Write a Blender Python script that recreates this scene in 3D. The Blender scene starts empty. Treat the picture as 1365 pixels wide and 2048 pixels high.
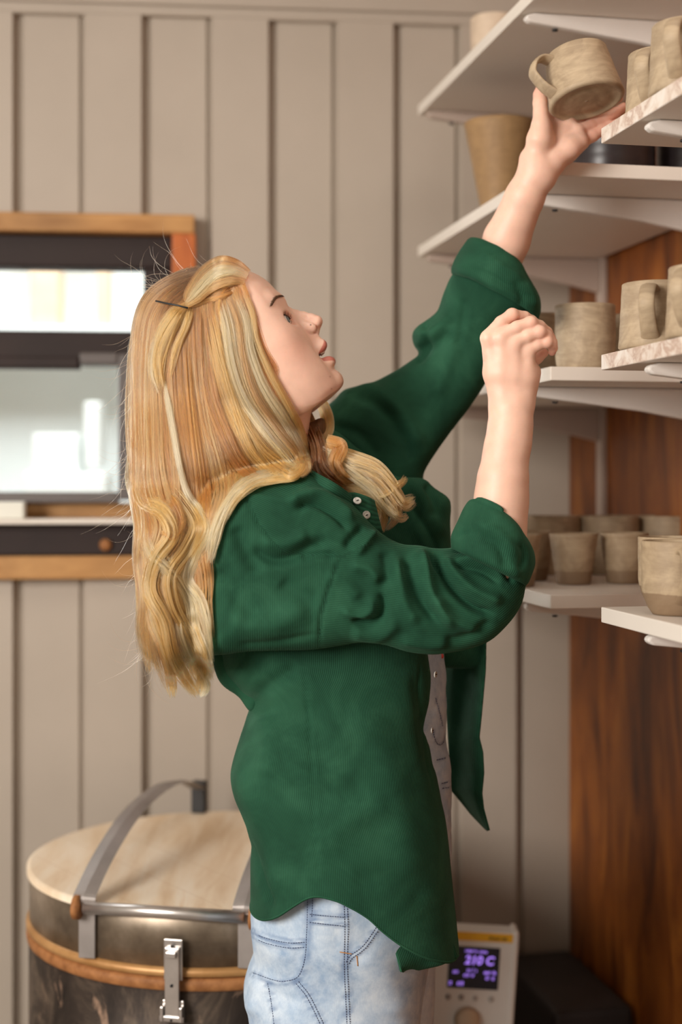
import bpy, bmesh, math, random
import numpy as np
from mathutils import Vector, Matrix

# ------------------------------------------------------------------ camera, light, exposure
F = 50.0 / 36.0 * 2048.0          # focal length in pixels
CX, HY = 682.5, 960.0             # principal column, horizon row
ZC = 1.45                         # camera height
sc = bpy.context.scene
COL = sc.collection

cam_d = bpy.data.cameras.new('camera')
cam = bpy.data.objects.new('camera', cam_d); COL.objects.link(cam)
cam_d.sensor_fit = 'VERTICAL'; cam_d.sensor_height = 36.0; cam_d.sensor_width = 24.0
cam_d.lens = 50.0
cam_d.shift_y = -(1024.0 - HY) / 2048.0
cam.location = (0, 0, ZC); cam.rotation_euler = (math.pi / 2, 0, 0)
cam_d.dof.use_dof = True; cam_d.dof.focus_distance = 1.66; cam_d.dof.aperture_fstop = 2.4
cam_d.clip_start = 0.05
sc.camera = cam

sc.view_settings.view_transform = 'Standard'; sc.view_settings.look = 'None'
sc.view_settings.gamma = 1.0; sc.view_settings.use_curve_mapping = False
sc.view_settings.exposure = 0.32

world = bpy.data.worlds.new('world'); sc.world = world; world.use_nodes = True
wn = world.node_tree.nodes; wn.clear()
wbg = wn.new('ShaderNodeBackground'); wo = wn.new('ShaderNodeOutputWorld')
wbg.inputs[0].default_value = (1.0, 0.83, 0.66, 1); wbg.inputs[1].default_value = 0.34
world.node_tree.links.new(wbg.outputs[0], wo.inputs[0])

def area_light(name, loc, target, sx, sy, power, col):
    d = bpy.data.lights.new(name, 'AREA'); d.shape = 'RECTANGLE'; d.size = sx; d.size_y = sy
    d.energy = power; d.color = col
    o = bpy.data.objects.new(name, d); COL.objects.link(o)
    o.location = loc
    o.rotation_euler = (Vector(target) - Vector(loc)).to_track_quat('-Z', 'Y').to_euler()
    return o
area_light('doorway_daylight', (-1.85, -0.40, 2.0), (0.05, 1.8, 1.3), 1.1, 1.1, 76, (1.0, 0.94, 0.87))
area_light('window_daylight', (-1.42, 3.05, 1.75), (-0.1, 1.7, 1.45), 0.6, 0.8, 16, (0.96, 0.98, 1.0))
area_light('skylight', (0.3, 0.9, 3.2), (0.15, 1.7, 1.3), 0.9, 0.9, 8, (1.0, 0.90, 0.78))
area_light('yard_daylight', (-1.0, 3.3, 2.9), (-1.1, 4.4, 1.2), 2.2, 0.6, 46, (0.97, 0.99, 1.0))

# ------------------------------------------------------------------ helpers
def P(px, py, Y):
    return Vector(((px - CX) / F * Y, Y, ZC - (py - HY) / F * Y))
def Pn(px, py, Y):
    return np.array([(px - CX) / F * Y, Y, ZC - (py - HY) / F * Y])

def tag(o, label=None, cat=None, group=None, kind=None):
    if label: o['label'] = label
    if cat: o['category'] = cat
    if group: o['group'] = group
    if kind: o['kind'] = kind
    return o
def link(o, parent=None):
    COL.objects.link(o)
    if parent is not None:
        o.parent = parent
        # parents are identity-free empties/meshes: keep world placement
        o.matrix_parent_inverse = Matrix.LocRotScale(parent.location, parent.rotation_euler, None).inverted() if parent.parent is None else Matrix.Identity(4)
    return o
def mesh_np(name, V, Fc, mat=None, parent=None, smooth=True, uv=None, attrs=None):
    me = bpy.data.meshes.new(name)
    V = np.asarray(V, dtype=np.float64)
    if isinstance(Fc, np.ndarray):
        n = len(Fc); k = Fc.shape[1]
        me.vertices.add(len(V)); me.vertices.foreach_set('co', V.astype(np.float32).ravel())
        me.loops.add(n * k); me.loops.foreach_set('vertex_index', Fc.astype(np.int32).ravel())
        me.polygons.add(n)
        me.polygons.foreach_set('loop_start', np.arange(0, n * k, k, dtype=np.int32))
        me.update(calc_edges=True)
    else:
        me.from_pydata([tuple(v) for v in V], [], Fc); me.update()
    me.validate()
    if smooth:
        me.polygons.foreach_set('use_smooth', np.ones(len(me.polygons), dtype=bool))
    if uv is not None:
        l = me.uv_layers.new(name='UVMap')
        vi = np.empty(len(me.loops), dtype=np.int32); me.loops.foreach_get('vertex_index', vi)
        l.data.foreach_set('uv', np.asarray(uv, dtype=np.float32)[vi].ravel())
    if attrs:
        for an, (ty, arr) in attrs.items():
            a = me.attributes.new(an, ty, 'POINT')
            a.data.foreach_set('color' if ty == 'FLOAT_COLOR' else ('vector' if ty == 'FLOAT_VECTOR' else 'value'), np.asarray(arr, dtype=np.float32).ravel())
    o = bpy.data.objects.new(name, me)
    if mat: me.materials.append(mat)
    return link(o, parent)
def bm_obj(name, bm, mat, parent=None, smooth=False, bevel=0.0):
    me = bpy.data.meshes.new(name); 
    bmesh.ops.recalc_face_normals(bm, faces=bm.faces)
    bm.to_mesh(me); bm.free()
    if isinstance(mat, (list, tuple)):
        for m in mat: me.materials.append(m)
    elif mat: me.materials.append(mat)
    o = bpy.data.objects.new(name, me)
    if smooth:
        for p in me.polygons: p.use_smooth = True
    link(o, parent)
    if bevel:
        b = o.modifiers.new('bevel', 'BEVEL'); b.width = bevel; b.segments = 2; b.limit_method = 'ANGLE'
    return o
def add_box(bm, o, ax, ay, az, mi=0):
    """box from corner o with edge vectors"""
    o = Vector(o); ax = Vector(ax); ay = Vector(ay); az = Vector(az)
    vs = [bm.verts.new(o + ax * i + ay * j + az * k) for k in (0, 1) for j in (0, 1) for i in (0, 1)]
    for f in ((0, 1, 3, 2), (4, 6, 7, 5), (0, 4, 5, 1), (2, 3, 7, 6), (0, 2, 6, 4), (1, 5, 7, 3)):
        fc = bm.faces.new([vs[i] for i in f]); fc.material_index = mi
def abox(bm, x0, x1, y0, y1, z0, z1, mi=0):
    add_box(bm, (x0, y0, z0), (x1 - x0, 0, 0), (0, y1 - y0, 0), (0, 0, z1 - z0), mi)
def lathe_arrays(prof, n=48, axis=None):
    V = []; Fc = []
    for r, z in prof:
        for k in range(n):
            a = 2 * math.pi * k / n
            V.append((r * math.cos(a), r * math.sin(a), z))
    m = len(prof)
    for i in range(m - 1):
        for k in range(n):
            a = i * n + k; b = i * n + (k + 1) % n
            Fc.append((a, b, b + n, a + n))
    V.append((0, 0, prof[0][1])); c0 = len(V) - 1
    V.append((0, 0, prof[-1][1])); c1 = len(V) - 1
    for k in range(n):
        Fc.append((c0, (k + 1) % n, k)); Fc.append((c1, (m - 1) * n + k, (m - 1) * n + (k + 1) % n))
    return V, Fc
def catmull(pts, n):
    """resample polyline with catmull-rom; pts (k,d); returns (n,d) evenly in param"""
    p = np.asarray(pts, float); k = len(p)
    if k == 2: 
        t = np.linspace(0, 1, n)[:, None]; return p[0] * (1 - t) + p[1] * t
    q = np.vstack([2 * p[0] - p[1], p, 2 * p[-1] - p[-2]])
    t = np.linspace(0, k - 1, n); i = np.minimum(t.astype(int), k - 2); u = (t - i)[:, None]
    a, b, c, d = q[i], q[i + 1], q[i + 2], q[i + 3]
    return 0.5 * (2 * b + (c - a) * u + (2 * a - 5 * b + 4 * c - d) * u ** 2 + (3 * b - a - 3 * c + d) * u ** 3)
def tube_arrays(path, rad, n=10, flat=1.0, up=None):
    """swept tube; rad scalar/array; flat = ratio of second axis"""
    path = np.asarray(path, float); m = len(path)
    rad = np.broadcast_to(np.asarray(rad, float), (m,))
    t = np.gradient(path, axis=0); t /= np.linalg.norm(t, axis=1)[:, None] + 1e-12
    u = np.array(up if up is not None else (0.3, 0.2, 0.93), float)
    V = []
    prev = None
    for i in range(m):
        a = (u if (prev is None or up is not None) else prev); a = a - t[i] * a.dot(t[i]); a /= np.linalg.norm(a) + 1e-12
        prev = a
        b = np.cross(t[i], a)
        for k in range(n):
            an = 2 * math.pi * k / n
            V.append(path[i] + rad[i] * (math.cos(an) * a + flat * math.sin(an) * b))
    Fc = []
    for i in range(m - 1):
        for k in range(n):
            A = i * n + k; B = i * n + (k + 1) % n
            Fc.append((A, B, B + n, A + n))
    Fc.append(tuple(range(n - 1, -1, -1))); Fc.append(tuple((m - 1) * n + k for k in range(n)))
    return V, Fc
def merge(parts):
    V = []; Fc = []
    for v, f in parts:
        o = len(V); V.extend([tuple(x) for x in v]); Fc.extend([tuple(i + o for i in g) for g in f])
    return V, Fc

# ------------------------------------------------------------------ materials
def nodemat(name):
    m = bpy.data.materials.new(name); m.use_nodes = True
    nt = m.node_tree; b = nt.nodes['Principled BSDF']
    return m, nt, b
def N(nt, ty, **kw):
    n = nt.nodes.new(ty)
    for k, v in kw.items():
        if k.startswith('i_'):
            n.inputs[k[2:].replace('_', ' ')].default_value = v
        else: setattr(n, k, v)
    return n
def ramp(nt, stops, fac):
    r = nt.nodes.new('ShaderNodeValToRGB'); e = r.color_ramp.elements
    while len(e) > 1: e.remove(e[-1])
    e[0].position = stops[0][0]; e[0].color = (*stops[0][1], 1)
    for p, c in stops[1:]:
        x = e.new(p); x.color = (*c, 1)
    nt.links.new(fac, r.inputs[0]); return r.outputs[0]
def coords(nt, scale=(1, 1, 1), rot=(0, 0, 0), kind='Object'):
    tc = nt.nodes.new('ShaderNodeTexCoord'); mp = nt.nodes.new('ShaderNodeMapping')
    mp.inputs['Scale'].default_value = scale; mp.inputs['Rotation'].default_value = rot
    nt.links.new(tc.outputs[kind], mp.inputs[0]); return mp.outputs[0]
def noise(nt, vec, scale, detail=4, rough=0.5, dist=0.0):
    n = nt.nodes.new('ShaderNodeTexNoise'); n.inputs['Scale'].default_value = scale
    n.inputs['Detail'].default_value = detail; n.inputs['Roughness'].default_value = rough
    n.inputs['Distortion'].default_value = dist
    nt.links.new(vec, n.inputs['Vector']); return n.outputs[0]
def bump(nt, b, h, strength=0.3, dist=0.001):
    n = nt.nodes.new('ShaderNodeBump'); n.inputs['Strength'].default_value = strength; n.inputs['Distance'].default_value = dist
    nt.links.new(h, n.inputs['Height']); nt.links.new(n.outputs[0], b.inputs['Normal']); return n
def mix(nt, fac, a, b, mode='MIX'):
    n = nt.nodes.new('ShaderNodeMix'); n.data_type = 'RGBA'; n.blend_type = mode
    for s, v in ((0, fac), (6, a), (7, b)):
        if isinstance(v, (int, float)): n.inputs[s].default_value = v
        elif isinstance(v, tuple): n.inputs[s].default_value = (*v, 1) if len(v) == 3 else v
        else: nt.links.new(v, n.inputs[s])
    return n.outputs[2]
def mottled(name, cols, scale=8, rough=0.6, sc3=(1, 1, 1), metal=0.0, bumpy=0.0, dist=0.0, detail=5, lo=0.3, hi=0.7):
    m, nt, b = nodemat(name)
    v = coords(nt, sc3); n = noise(nt, v, scale, detail, 0.6, dist)
    k = len(cols)
    c = ramp(nt, [(lo + (hi - lo) * i / max(1, k - 1), cc) for i, cc in enumerate(cols)], n)
    nt.links.new(c, b.inputs['Base Color']); b.inputs['Roughness'].default_value = rough; b.inputs['Metallic'].default_value = metal
    if bumpy: bump(nt, b, n, bumpy, 0.002)
    return m

M = {}
M['cladding'] = mottled('cladding_paint', [(0.405, 0.345, 0.285), (0.46, 0.395, 0.33)], 2.2, 0.5, bumpy=0.02)
M['plaster'] = mottled('plaster', [(0.40, 0.33, 0.26), (0.46, 0.38, 0.30)], 2.0, 0.8)
M['floor'] = mottled('floor_concrete', [(0.20, 0.16, 0.13), (0.27, 0.22, 0.18)], 5, 0.8, bumpy=0.2)
def wood(name, cols, sc3, scale, rough=0.5):
    m, nt, b = nodemat(name)
    v = coords(nt, sc3); n = noise(nt, v, scale, 6, 0.6, 1.2)
    v2 = coords(nt); n2 = noise(nt, v2, 3.5, 3, 0.5)
    k = len(cols)
    c = ramp(nt, [(0.28 + 0.44 * i / (k - 1), cc) for i, cc in enumerate(cols)], n)
    c = mix(nt, 0.55, c, ramp(nt, [(0.35, (0.35, 0.3, 0.28)), (0.65, (1.25, 1.2, 1.1))], n2), 'MULTIPLY')
    nt.links.new(c, b.inputs['Base Color']); b.inputs['Roughness'].default_value = rough
    bump(nt, b, n, 0.1, 0.001); return m
M['plywood'] = wood('varnished_plywood', [(0.075, 0.018, 0.003), (0.27, 0.078, 0.010), (0.46, 0.165, 0.024)], (5, 5, 1.1), 3.0, 0.45)
M['oak'] = wood('window_oak', [(0.36, 0.17, 0.05), (0.60, 0.33, 0.12)], (1, 5, 5), 5, 0.6)
M['oak_red'] = wood('window_oak_red', [(0.40, 0.09, 0.012), (0.62, 0.17, 0.03)], (5, 5, 1), 5, 0.5)
M['dark_frame'] = mottled('dark_window_frame', [(0.014, 0.006, 0.005), (0.024, 0.011, 0.009)], 6, 0.7)
M['grey_frame'] = mottled('grey_sash', [(0.10, 0.085, 0.08), (0.13, 0.11, 0.105)], 6, 0.5)
M['white_board'] = mottled('white_melamine', [(0.72, 0.66, 0.59), (0.77, 0.71, 0.64)], 5, 0.45, bumpy=0.03)
def board_edge():
    m, nt, b = nodemat('dusty_board_edge')
    v = coords(nt); n = noise(nt, v, 28, 6, 0.65, 1.0)
    c = ramp(nt, [(0.40, (0.74, 0.68, 0.62)), (0.5, (0.66, 0.56, 0.48)), (0.58, (0.48, 0.34, 0.27)), (0.64, (0.70, 0.62, 0.55))], n)
    nt.links.new(c, b.inputs['Base Color']); b.inputs['Roughness'].default_value = 0.6; bump(nt, b, n, 0.15, 0.001); return m
M['board_edge'] = board_edge()
M['white_metal'] = mottled('white_bracket_paint', [(0.72, 0.68, 0.64), (0.78, 0.74, 0.70)], 5, 0.3)
M['rail'] = mottled('shaded_rail_paint', [(0.42, 0.33, 0.28), (0.50, 0.40, 0.34)], 5, 0.4)  # browned to carry the shade beneath the far shelves
M['steel'] = mottled('brushed_steel', [(0.50, 0.47, 0.45), (0.70, 0.66, 0.63)], 20, 0.32, metal=0.9)
M['steel_dull'] = mottled('dull_steel', [(0.26, 0.235, 0.22), (0.38, 0.34, 0.32)], 12, 0.5, metal=0.5)
M['rust'] = mottled('rust', [(0.22, 0.08, 0.02), (0.42, 0.18, 0.06)], 60, 0.7)
M['black'] = mottled('black_rubber', [(0.008, 0.008, 0.009), (0.02, 0.02, 0.022)], 10, 0.5)
M['corner_shade'] = mottled('corner_shade_dark', [(0.012, 0.010, 0.012), (0.03, 0.024, 0.024)], 4, 0.6)
def clay(name, light, dark, band=None, rot=None, speck=True):
    m, nt, b = nodemat(name)
    v = coords(nt, (1, 1, 6)); n = noise(nt, v, 22, 5, 0.6, 0.6)
    v2 = coords(nt); n2 = noise(nt, v2, 24, 5, 0.6, 1.8)
    c = ramp(nt, [(0.35, dark), (0.62, light)], n)
    c = mix(nt, 0.45, c, ramp(nt, [(0.4, dark), (0.60, tuple(min(1, x * 1.15) for x in light))], n2))
    if band is not None:      # unglazed lower band
        sx = nt.nodes.new('ShaderNodeSeparateXYZ'); tc = nt.nodes.new('ShaderNodeTexCoord')
        nt.links.new(tc.outputs['Object'], sx.inputs[0])
        a = N(nt, 'ShaderNodeMath', operation='MULTIPLY_ADD'); nt.links.new(n2, a.inputs[0]); a.inputs[1].default_value = 0.004
        nt.links.new(sx.outputs[2], a.inputs[2])
        g = N(nt, 'ShaderNodeMath', operation='LESS_THAN'); nt.links.new(a.outputs[0], g.inputs[0]); g.inputs[1].default_value = band
        c = mix(nt, g.outputs[0], c, mix(nt, 0.75, c, (0.20, 0.125, 0.07)))
    nt.links.new(c, b.inputs['Base Color']); b.inputs['Roughness'].default_value = 0.62
    bump(nt, b, n, 0.28, 0.0012); return m
M['clay'] = clay('raw_clay', (0.44, 0.34, 0.225), (0.30, 0.22, 0.14))
M['clay_band'] = clay('banded_clay', (0.44, 0.335, 0.215), (0.31, 0.225, 0.14), band=0.026)
M['clay_band_low'] = clay('banded_clay_low', (0.40, 0.30, 0.19), (0.29, 0.20, 0.12), band=0.021)
M['clay_pale'] = clay('pale_clay', (0.62, 0.50, 0.38), (0.55, 0.43, 0.32))
M['clay_ochre'] = clay('ochre_clay', (0.33, 0.20, 0.09), (0.27, 0.16, 0.07))
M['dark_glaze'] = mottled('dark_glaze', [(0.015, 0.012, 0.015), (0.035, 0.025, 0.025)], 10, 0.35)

# ------------------------------------------------------------------ room
# back wall: box profile metal cladding, wall line Y = 2.65 + .09 X
WA = Vector((1, 0.09, 0)).normalized(); WN = Vector((-0.09, 1, 0)).normalized()   # along, away from camera
def wp(s, z, d=0.0):              # point on the back wall, s along, d away from the camera
    return Vector((0, 2.65, 0)) + WA * s + WN * d + Vector((0, 0, z))
def s_of_px(px):                  # s of a picture column on the wall plane
    k = (px - CX) / F; X = 2.65 * k / (1 - 0.09 * k); return X / WA.x
def z_of(px, py):
    k = (px - CX) / F; Y = 2.65 / (1 - 0.09 * k); return ZC - (py - HY) / F * Y
ZT = z_of(700, 42)
pitch = s_of_px(788) - s_of_px(538); s0 = s_of_px(38)
prof = []
for k in range(-8, 6):
    s = s0 + k * pitch
    prof += [(s - 0.012, 0.0), (s - 0.006, 0.021), (s + 0.002, 0.023), (s + 0.007, 0.014), (s + pitch * 0.47 - 0.003, 0.014), (s + pitch * 0.47, 0.022), (s + pitch * 0.47 + 0.003, 0.022), (s + pitch * 0.47 + 0.009, 0.0)]
prof = prof[:8 * sum(1 for i in range(0, len(prof), 8) if prof[i + 7][0] < 0.51)]
WS0 = prof[0][0]
# window opening
wx0, wx1 = -1.15, s_of_px(388); wz1, wz0 = z_of(200, 432), z_of(200, 1156)
bm = bmesh.new()
def strip(z0, z1, smin, smax):
    pts = [(smin, None)] + [p for p in prof if smin < p[0] < smax] + [(smax, None)]
    def dep(s):
        xs = [p[0] for p in prof]; ds = [p[1] for p in prof]
        return float(np.interp(s, xs, ds))
    prev = None
    for s, d in pts:
        d = dep(s) if d is None else d
        cur = (bm.verts.new(wp(s, z0, d)), bm.verts.new(wp(s, z1, d)))
        if prev: bm.faces.new((prev[0], cur[0], cur[1], prev[1]))
        prev = cur
strip(0.0, wz0, WS0, 0.52); strip(wz0, wz1, WS0, wx0); strip(wz0, wz1, wx1, 0.52); strip(wz1, ZT, WS0, 0.52)
# flat head band above the recesses, closing their tops
for k in range(len(prof) // 8):
    bm.faces.new([bm.verts.new(wp(p[0], ZT, p[1])) for p in prof[8 * k:8 * k + 8]])
vs = [bm.verts.new(wp(WS0, ZT, 0)), bm.verts.new(wp(0.52, ZT, 0)), bm.verts.new(wp(0.52, 2.62, 0)), bm.verts.new(wp(WS0, 2.62, 0))]
bm.faces.new(vs)
wall_back = tag(bm_obj('wall_back', bm, M['cladding']), kind='structure')
sol = wall_back.modifiers.new('solid', 'SOLIDIFY'); sol.thickness = 0.002; sol.offset = 1
bm = bmesh.new()
zt1 = z_of(700, 24)
add_box(bm, wp(WS0, zt1, -0.012), WA * (0.52 - WS0), WN * 0.011, Vector((0, 0, 0.035)))
tag(bm_obj('trim_1', bm, M['cladding'], bevel=0.003), kind='structure')

# right wall of varnished plywood: origin at the corner, a = towards the camera, n = into the room
RO = Vector((0.437, 2.69, 0)); RA = Vector((0.196, -0.981, 0)); RN = Vector((-0.981, -0.196, 0))
def rp(s, n, z): return RO + RA * s + RN * n + Vector((0, 0, z))
bm = bmesh.new(); add_box(bm, rp(-0.02, 0, 0), RA * 2.6, -RN * 0.018, Vector((0, 0, 2.62)))
tag(bm_obj('wall_right', bm, M['plywood']), kind='structure')
bm = bmesh.new(); abox(bm, -2.6, 1.3, -1.2, 2.95, -0.04, 0.0)
tag(bm_obj('floor', bm, M['floor']), kind='structure')
bm = bmesh.new(); abox(bm, -2.6, 1.3, 1.9, 2.95, 2.62, 2.66)
tag(bm_obj('ceiling', bm, M['plaster']), kind='structure')

# ------------------------------------------------------------------ window in the back wall
win = bpy.data.objects.new('window_1', None); COL.objects.link(win); tag(win, kind='structure')
win.location = wp(wx1 - 0.2, wz0, 0); 
def wbox(bm, px0, px1, py0, py1, d0, d1):
    s0_, s1_ = s_of_px(px0) if px0 is not None else wx0, s_of_px(px1)
    za, zb = z_of(200, py1), z_of(200, py0)
    add_box(bm, wp(s0_, za, d0), WA * (s1_ - s0_), WN * (d1 - d0), Vector((0, 0, zb - za)))
bm = bmesh.new(); wbox(bm, None, 390, 432, 470, -0.03, 0.07); wbox(bm, None, 345, 1110, 1156, -0.03, 0.07)
bm_obj('wooden_surround', bm, M['oak'], win, bevel=0.003)
bm = bmesh.new(); wbox(bm, 345, 392, 470, 1156, -0.032, 0.07)
bm_obj('wooden_jamb', bm, M['oak_red'], win, bevel=0.003)
bm = bmesh.new()
wbox(bm, None, 345, 470, 535, 0.0, 0.06); wbox(bm, 287, 345, 535, 1110, 0.0, 0.06); wbox(bm, None, 287, 662, 722, -0.004, 0.06)
wbox(bm, None, 345, 1045, 1110, -0.03, 0.06)
bm_obj('dark_frame', bm, M['dark_frame'], win, bevel=0.005)
bm = bmesh.new(); wbox(bm, 237, 290, 708, 1000, -0.012, 0.05); wbox(bm, None, 237, 984, 1006, -0.012, 0.05); wbox(bm, 160, 237, 706, 730, -0.012, 0.05)
bm_obj('sash', bm, M['grey_frame'], win, bevel=0.004)
bm = bmesh.new(); wbox(bm, None, 160, 715, 738, -0.016, 0.03)
bm_obj('sash_rail', bm, M['dark_frame'], win, bevel=0.004)
bm = bmesh.new(); wbox(bm, None, 345, 1036, 1046, -0.07, 0.06)
bm_obj('window_sill', bm, M['white_board'], win, bevel=0.002)
bm = bmesh.new(); wbox(bm, None, 345, 1006, 1036, 0.02, 0.06)
bm_obj('bottom_rail', bm, M['oak'], win, bevel=0.002)
V, Fc = lathe_arrays([(0.0, 0), (0.011, 0), (0.011, 0.006), (0.006, 0.010), (0.0, 0.010)], 20)
kn = mesh_np('frame_bolt', V, Fc, M['rust'], None); kn.location = wp(s_of_px(214), z_of(214, 1088), -0.03); kn.rotation_euler = (math.pi / 2, 0, math.atan(0.09))
kn.parent = win; kn.matrix_parent_inverse = Matrix.Translation(win.location).inverted()
mg, nt, b = nodemat('window_glass')
b.inputs['Base Color'].default_value = (0.97, 1, 0.99, 1); b.inputs['Roughness'].default_value = 0.02; b.inputs['Transmission Weight'].default_value = 1.0; b.inputs['IOR'].default_value = 1.05
bm = bmesh.new(); wbox(bm, None, 287, 535, 662, 0.03, 0.033); bm_obj('glass_pane', bm, mg, win)
bm = bmesh.new(); wbox(bm, None, 237, 730, 985, 0.03, 0.033); bm_obj('glass_pane', bm, mg, win)
# small white things on the sill
bm = bmesh.new()
s_ = s_of_px(-30); add_box(bm, wp(s_, z_of(0, 1036), -0.06), WA * (s_of_px(56) - s_), WN * 0.035, Vector((0, 0, z_of(0, 1003) - z_of(0, 1036))))
tag(bm_obj('card_box', bm, mottled('white_card', [(0.75, 0.74, 0.66), (0.8, 0.8, 0.72)], 5, 0.6), bevel=0.002), 'small white box lying on the window sill', 'box')

# yard outside: pale rendered wall, posts, sunlit ground
yw = mottled('yard_render', [(0.82, 0.88, 0.88), (0.88, 0.93, 0.93)], 3, 0.8)
bm = bmesh.new(); abox(bm, -3.6, 0.6, 4.4, 4.5, 0, 2.9)
tag(bm_obj('yard_wall', bm, yw), kind='structure')
M['post'] = mottled('yard_post_wood', [(0.70, 0.50, 0.34), (0.80, 0.62, 0.45)], 6, 0.7)
pp = []
for i, px in enumerate((88, 205, -40)):
    bm = bmesh.new(); x = (px - CX) / F * 4.2
    w = (0.045, 0.02, 0.03)[i]
    abox(bm, x - w, x + w, 4.2, 4.28, 1.90, 2.22); abox(bm, x - w * 1.5, x + w * 1.5, 4.18, 4.38, 2.22, 2.26)
    o = bm_obj('yard_post', bm, M['post'], bevel=0.004); pp.append(o)
    tag(o, ['broad tan post outside behind the upper window pane', 'narrow tan post outside at the right of the upper window pane', 'tan post outside at the far left edge of the upper pane'][i], 'post', 'posts outside the window')
bm = bmesh.new(); abox(bm, -3.6, 0.6, 4.15, 4.4, 1.86, 1.90); tag(bm_obj('yard_wall_coping', bm, yw), 'pale ledge running along the wall outside the window', 'ledge')
bm = bmesh.new(); x = (115 - CX) / F * 4.0; abox(bm, x - .07, x + .06, 4.0, 4.1, ZC + 0.02, ZC + 0.13); abox(bm, x + .075, x + .12, 4.0, 4.1, ZC + 0.04, ZC + 0.22); abox(bm, x - .09, x + .14, 3.98, 4.12, 0, ZC + 0.02)
tag(bm_obj('utility_box', bm, mottled('white_plastic', [(0.90, 0.95, 0.94), (0.95, 1, 1)], 4, 0.5), bevel=0.006), 'pale utility cabinet outside behind the lower window pane', 'cabinet')
bm = bmesh.new(); abox(bm, -3.6, 0.6, 2.95, 4.5, -0.04, 0.0); tag(bm_obj('yard_ground', bm, M['floor']), kind='structure')

# ------------------------------------------------------------------ shelves, rails, brackets
TZ = [0.658, 0.410, 0.146, -0.148]      # board tops relative to the camera
TH = 0.018; SW = 0.333
def shelf(level, s0_, s1_, label):
    bm = bmesh.new(); z = ZC + TZ[level] - TH
    add_box(bm, rp(s0_, 0.012, z), RA * (s1_ - s0_), RN * (SW - 0.012), Vector((0, 0, TH)))
    for f in bm.faces:
        n = f.normal if f.normal.length else f.normal
    bm.normal_update()
    for f in bm.faces:
        f.material_index = 1 if abs(f.normal.z) < 0.9 and s0_ > 0.9 and level in (1, 2) else 0
    return tag(bm_obj('shelf_board', bm, [M['white_board'], M['board_edge']], bevel=0.0012), label, 'shelf', 'white shelf boards')
shelf(0, 0.128, 0.82, 'topmost white shelf board, crossing the upper right corner of the picture')
shelf(1, 0.128, 0.812, 'white far shelf board behind the raised forearm')
shelf(2, 0.10, 0.812, 'white far shelf board carrying the tumblers at hand height')
shelf(3, 0.10, 0.812, 'white far shelf board carrying two rows of tapered cups')
shelf(1, 0.985, 1.75, 'highest near shelf board, dusty edge, under the two upright mugs by the held mug')
shelf(2, 0.985, 1.75, 'middle near shelf board, with mugs beside the lower hand')
shelf(3, 0.985, 1.75, 'lowest near shelf board, its clean white edge under the rounded cup')
rail_names = ['far slotted rail on the plywood wall in the room corner', 'slotted rail on the plywood wall between the two shelf bays', 'near slotted rail on the plywood wall']
RS = (0.165, 0.69, 1.10)
for i, s in enumerate(RS):
    bm = bmesh.new(); add_box(bm, rp(s - 0.0125, 0.0, ZC - 0.20 if i else ZC - 0.09), RA * 0.025, RN * 0.012, Vector((0, 0, 1.0 if i else 0.88)))
    tag(bm_obj('wall_rail', bm, M['rail'], bevel=0.002), rail_names[i], 'rail', 'slotted wall rails')
def bracket(i, lv, label):
    s = RS[i]; z = ZC + TZ[lv] - TH - 0.0005; L = SW - 0.02
    bm = bmesh.new()
    prof = [(0.012, 0), (L, 0), (L + 0.012, -0.003), (L + 0.015, -0.008), (L + 0.009, -0.013), (L * 0.8, -0.021), (L * 0.5, -0.032), (L * 0.2, -0.048), (0.012, -0.060)]
    w = 0.007
    for sgn in (0, 1):
        pass
    a = [bm.verts.new(rp(s - w, n, z + h)) for n, h in prof]; b_ = [bm.verts.new(rp(s + w, n, z + h)) for n, h in prof]
    bm.faces.new(a); bm.faces.new(b_[::-1]); k = len(prof)
    for j in range(k): bm.faces.new((a[j], a[(j + 1) % k], b_[(j + 1) % k], b_[j]))
    o = bm_obj('shelf_bracket', bm, M['white_metal'] if i == 2 else M['rail'] if i == 0 else M['white_metal'], bevel=0.003)  # far brackets get the shade-browned tone
    # tip screw
    V, Fc = lathe_arrays([(0.0, 0), (0.004, 0), (0.004, 0.002), (0, 0.003)], 12)
    sq = mesh_np('screw', V, Fc, M['black'], None); sq.location = rp(s, L - 0.03, z - 0.0195); sq.rotation_euler = (math.pi, 0, 0); sq.parent = o
    return tag(o, label, 'bracket', 'tapered shelf brackets')
lvn = ['topmost board', 'far board behind the raised forearm', 'far board with the tumblers', 'far board with the tapered cups']
for lv in range(4):
    if lv < 3: bracket(0, lv, 'tapered bracket at the far corner end under the ' + lvn[lv])
    bracket(1, lv, 'tapered white bracket at the near end under the ' + lvn[lv])
bracket(2, 1, 'white rounded bracket tip under the highest near board')
bracket(2, 2, 'white rounded bracket tip under the middle near board')
bracket(2, 3, 'white bracket under the lowest near board')

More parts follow.
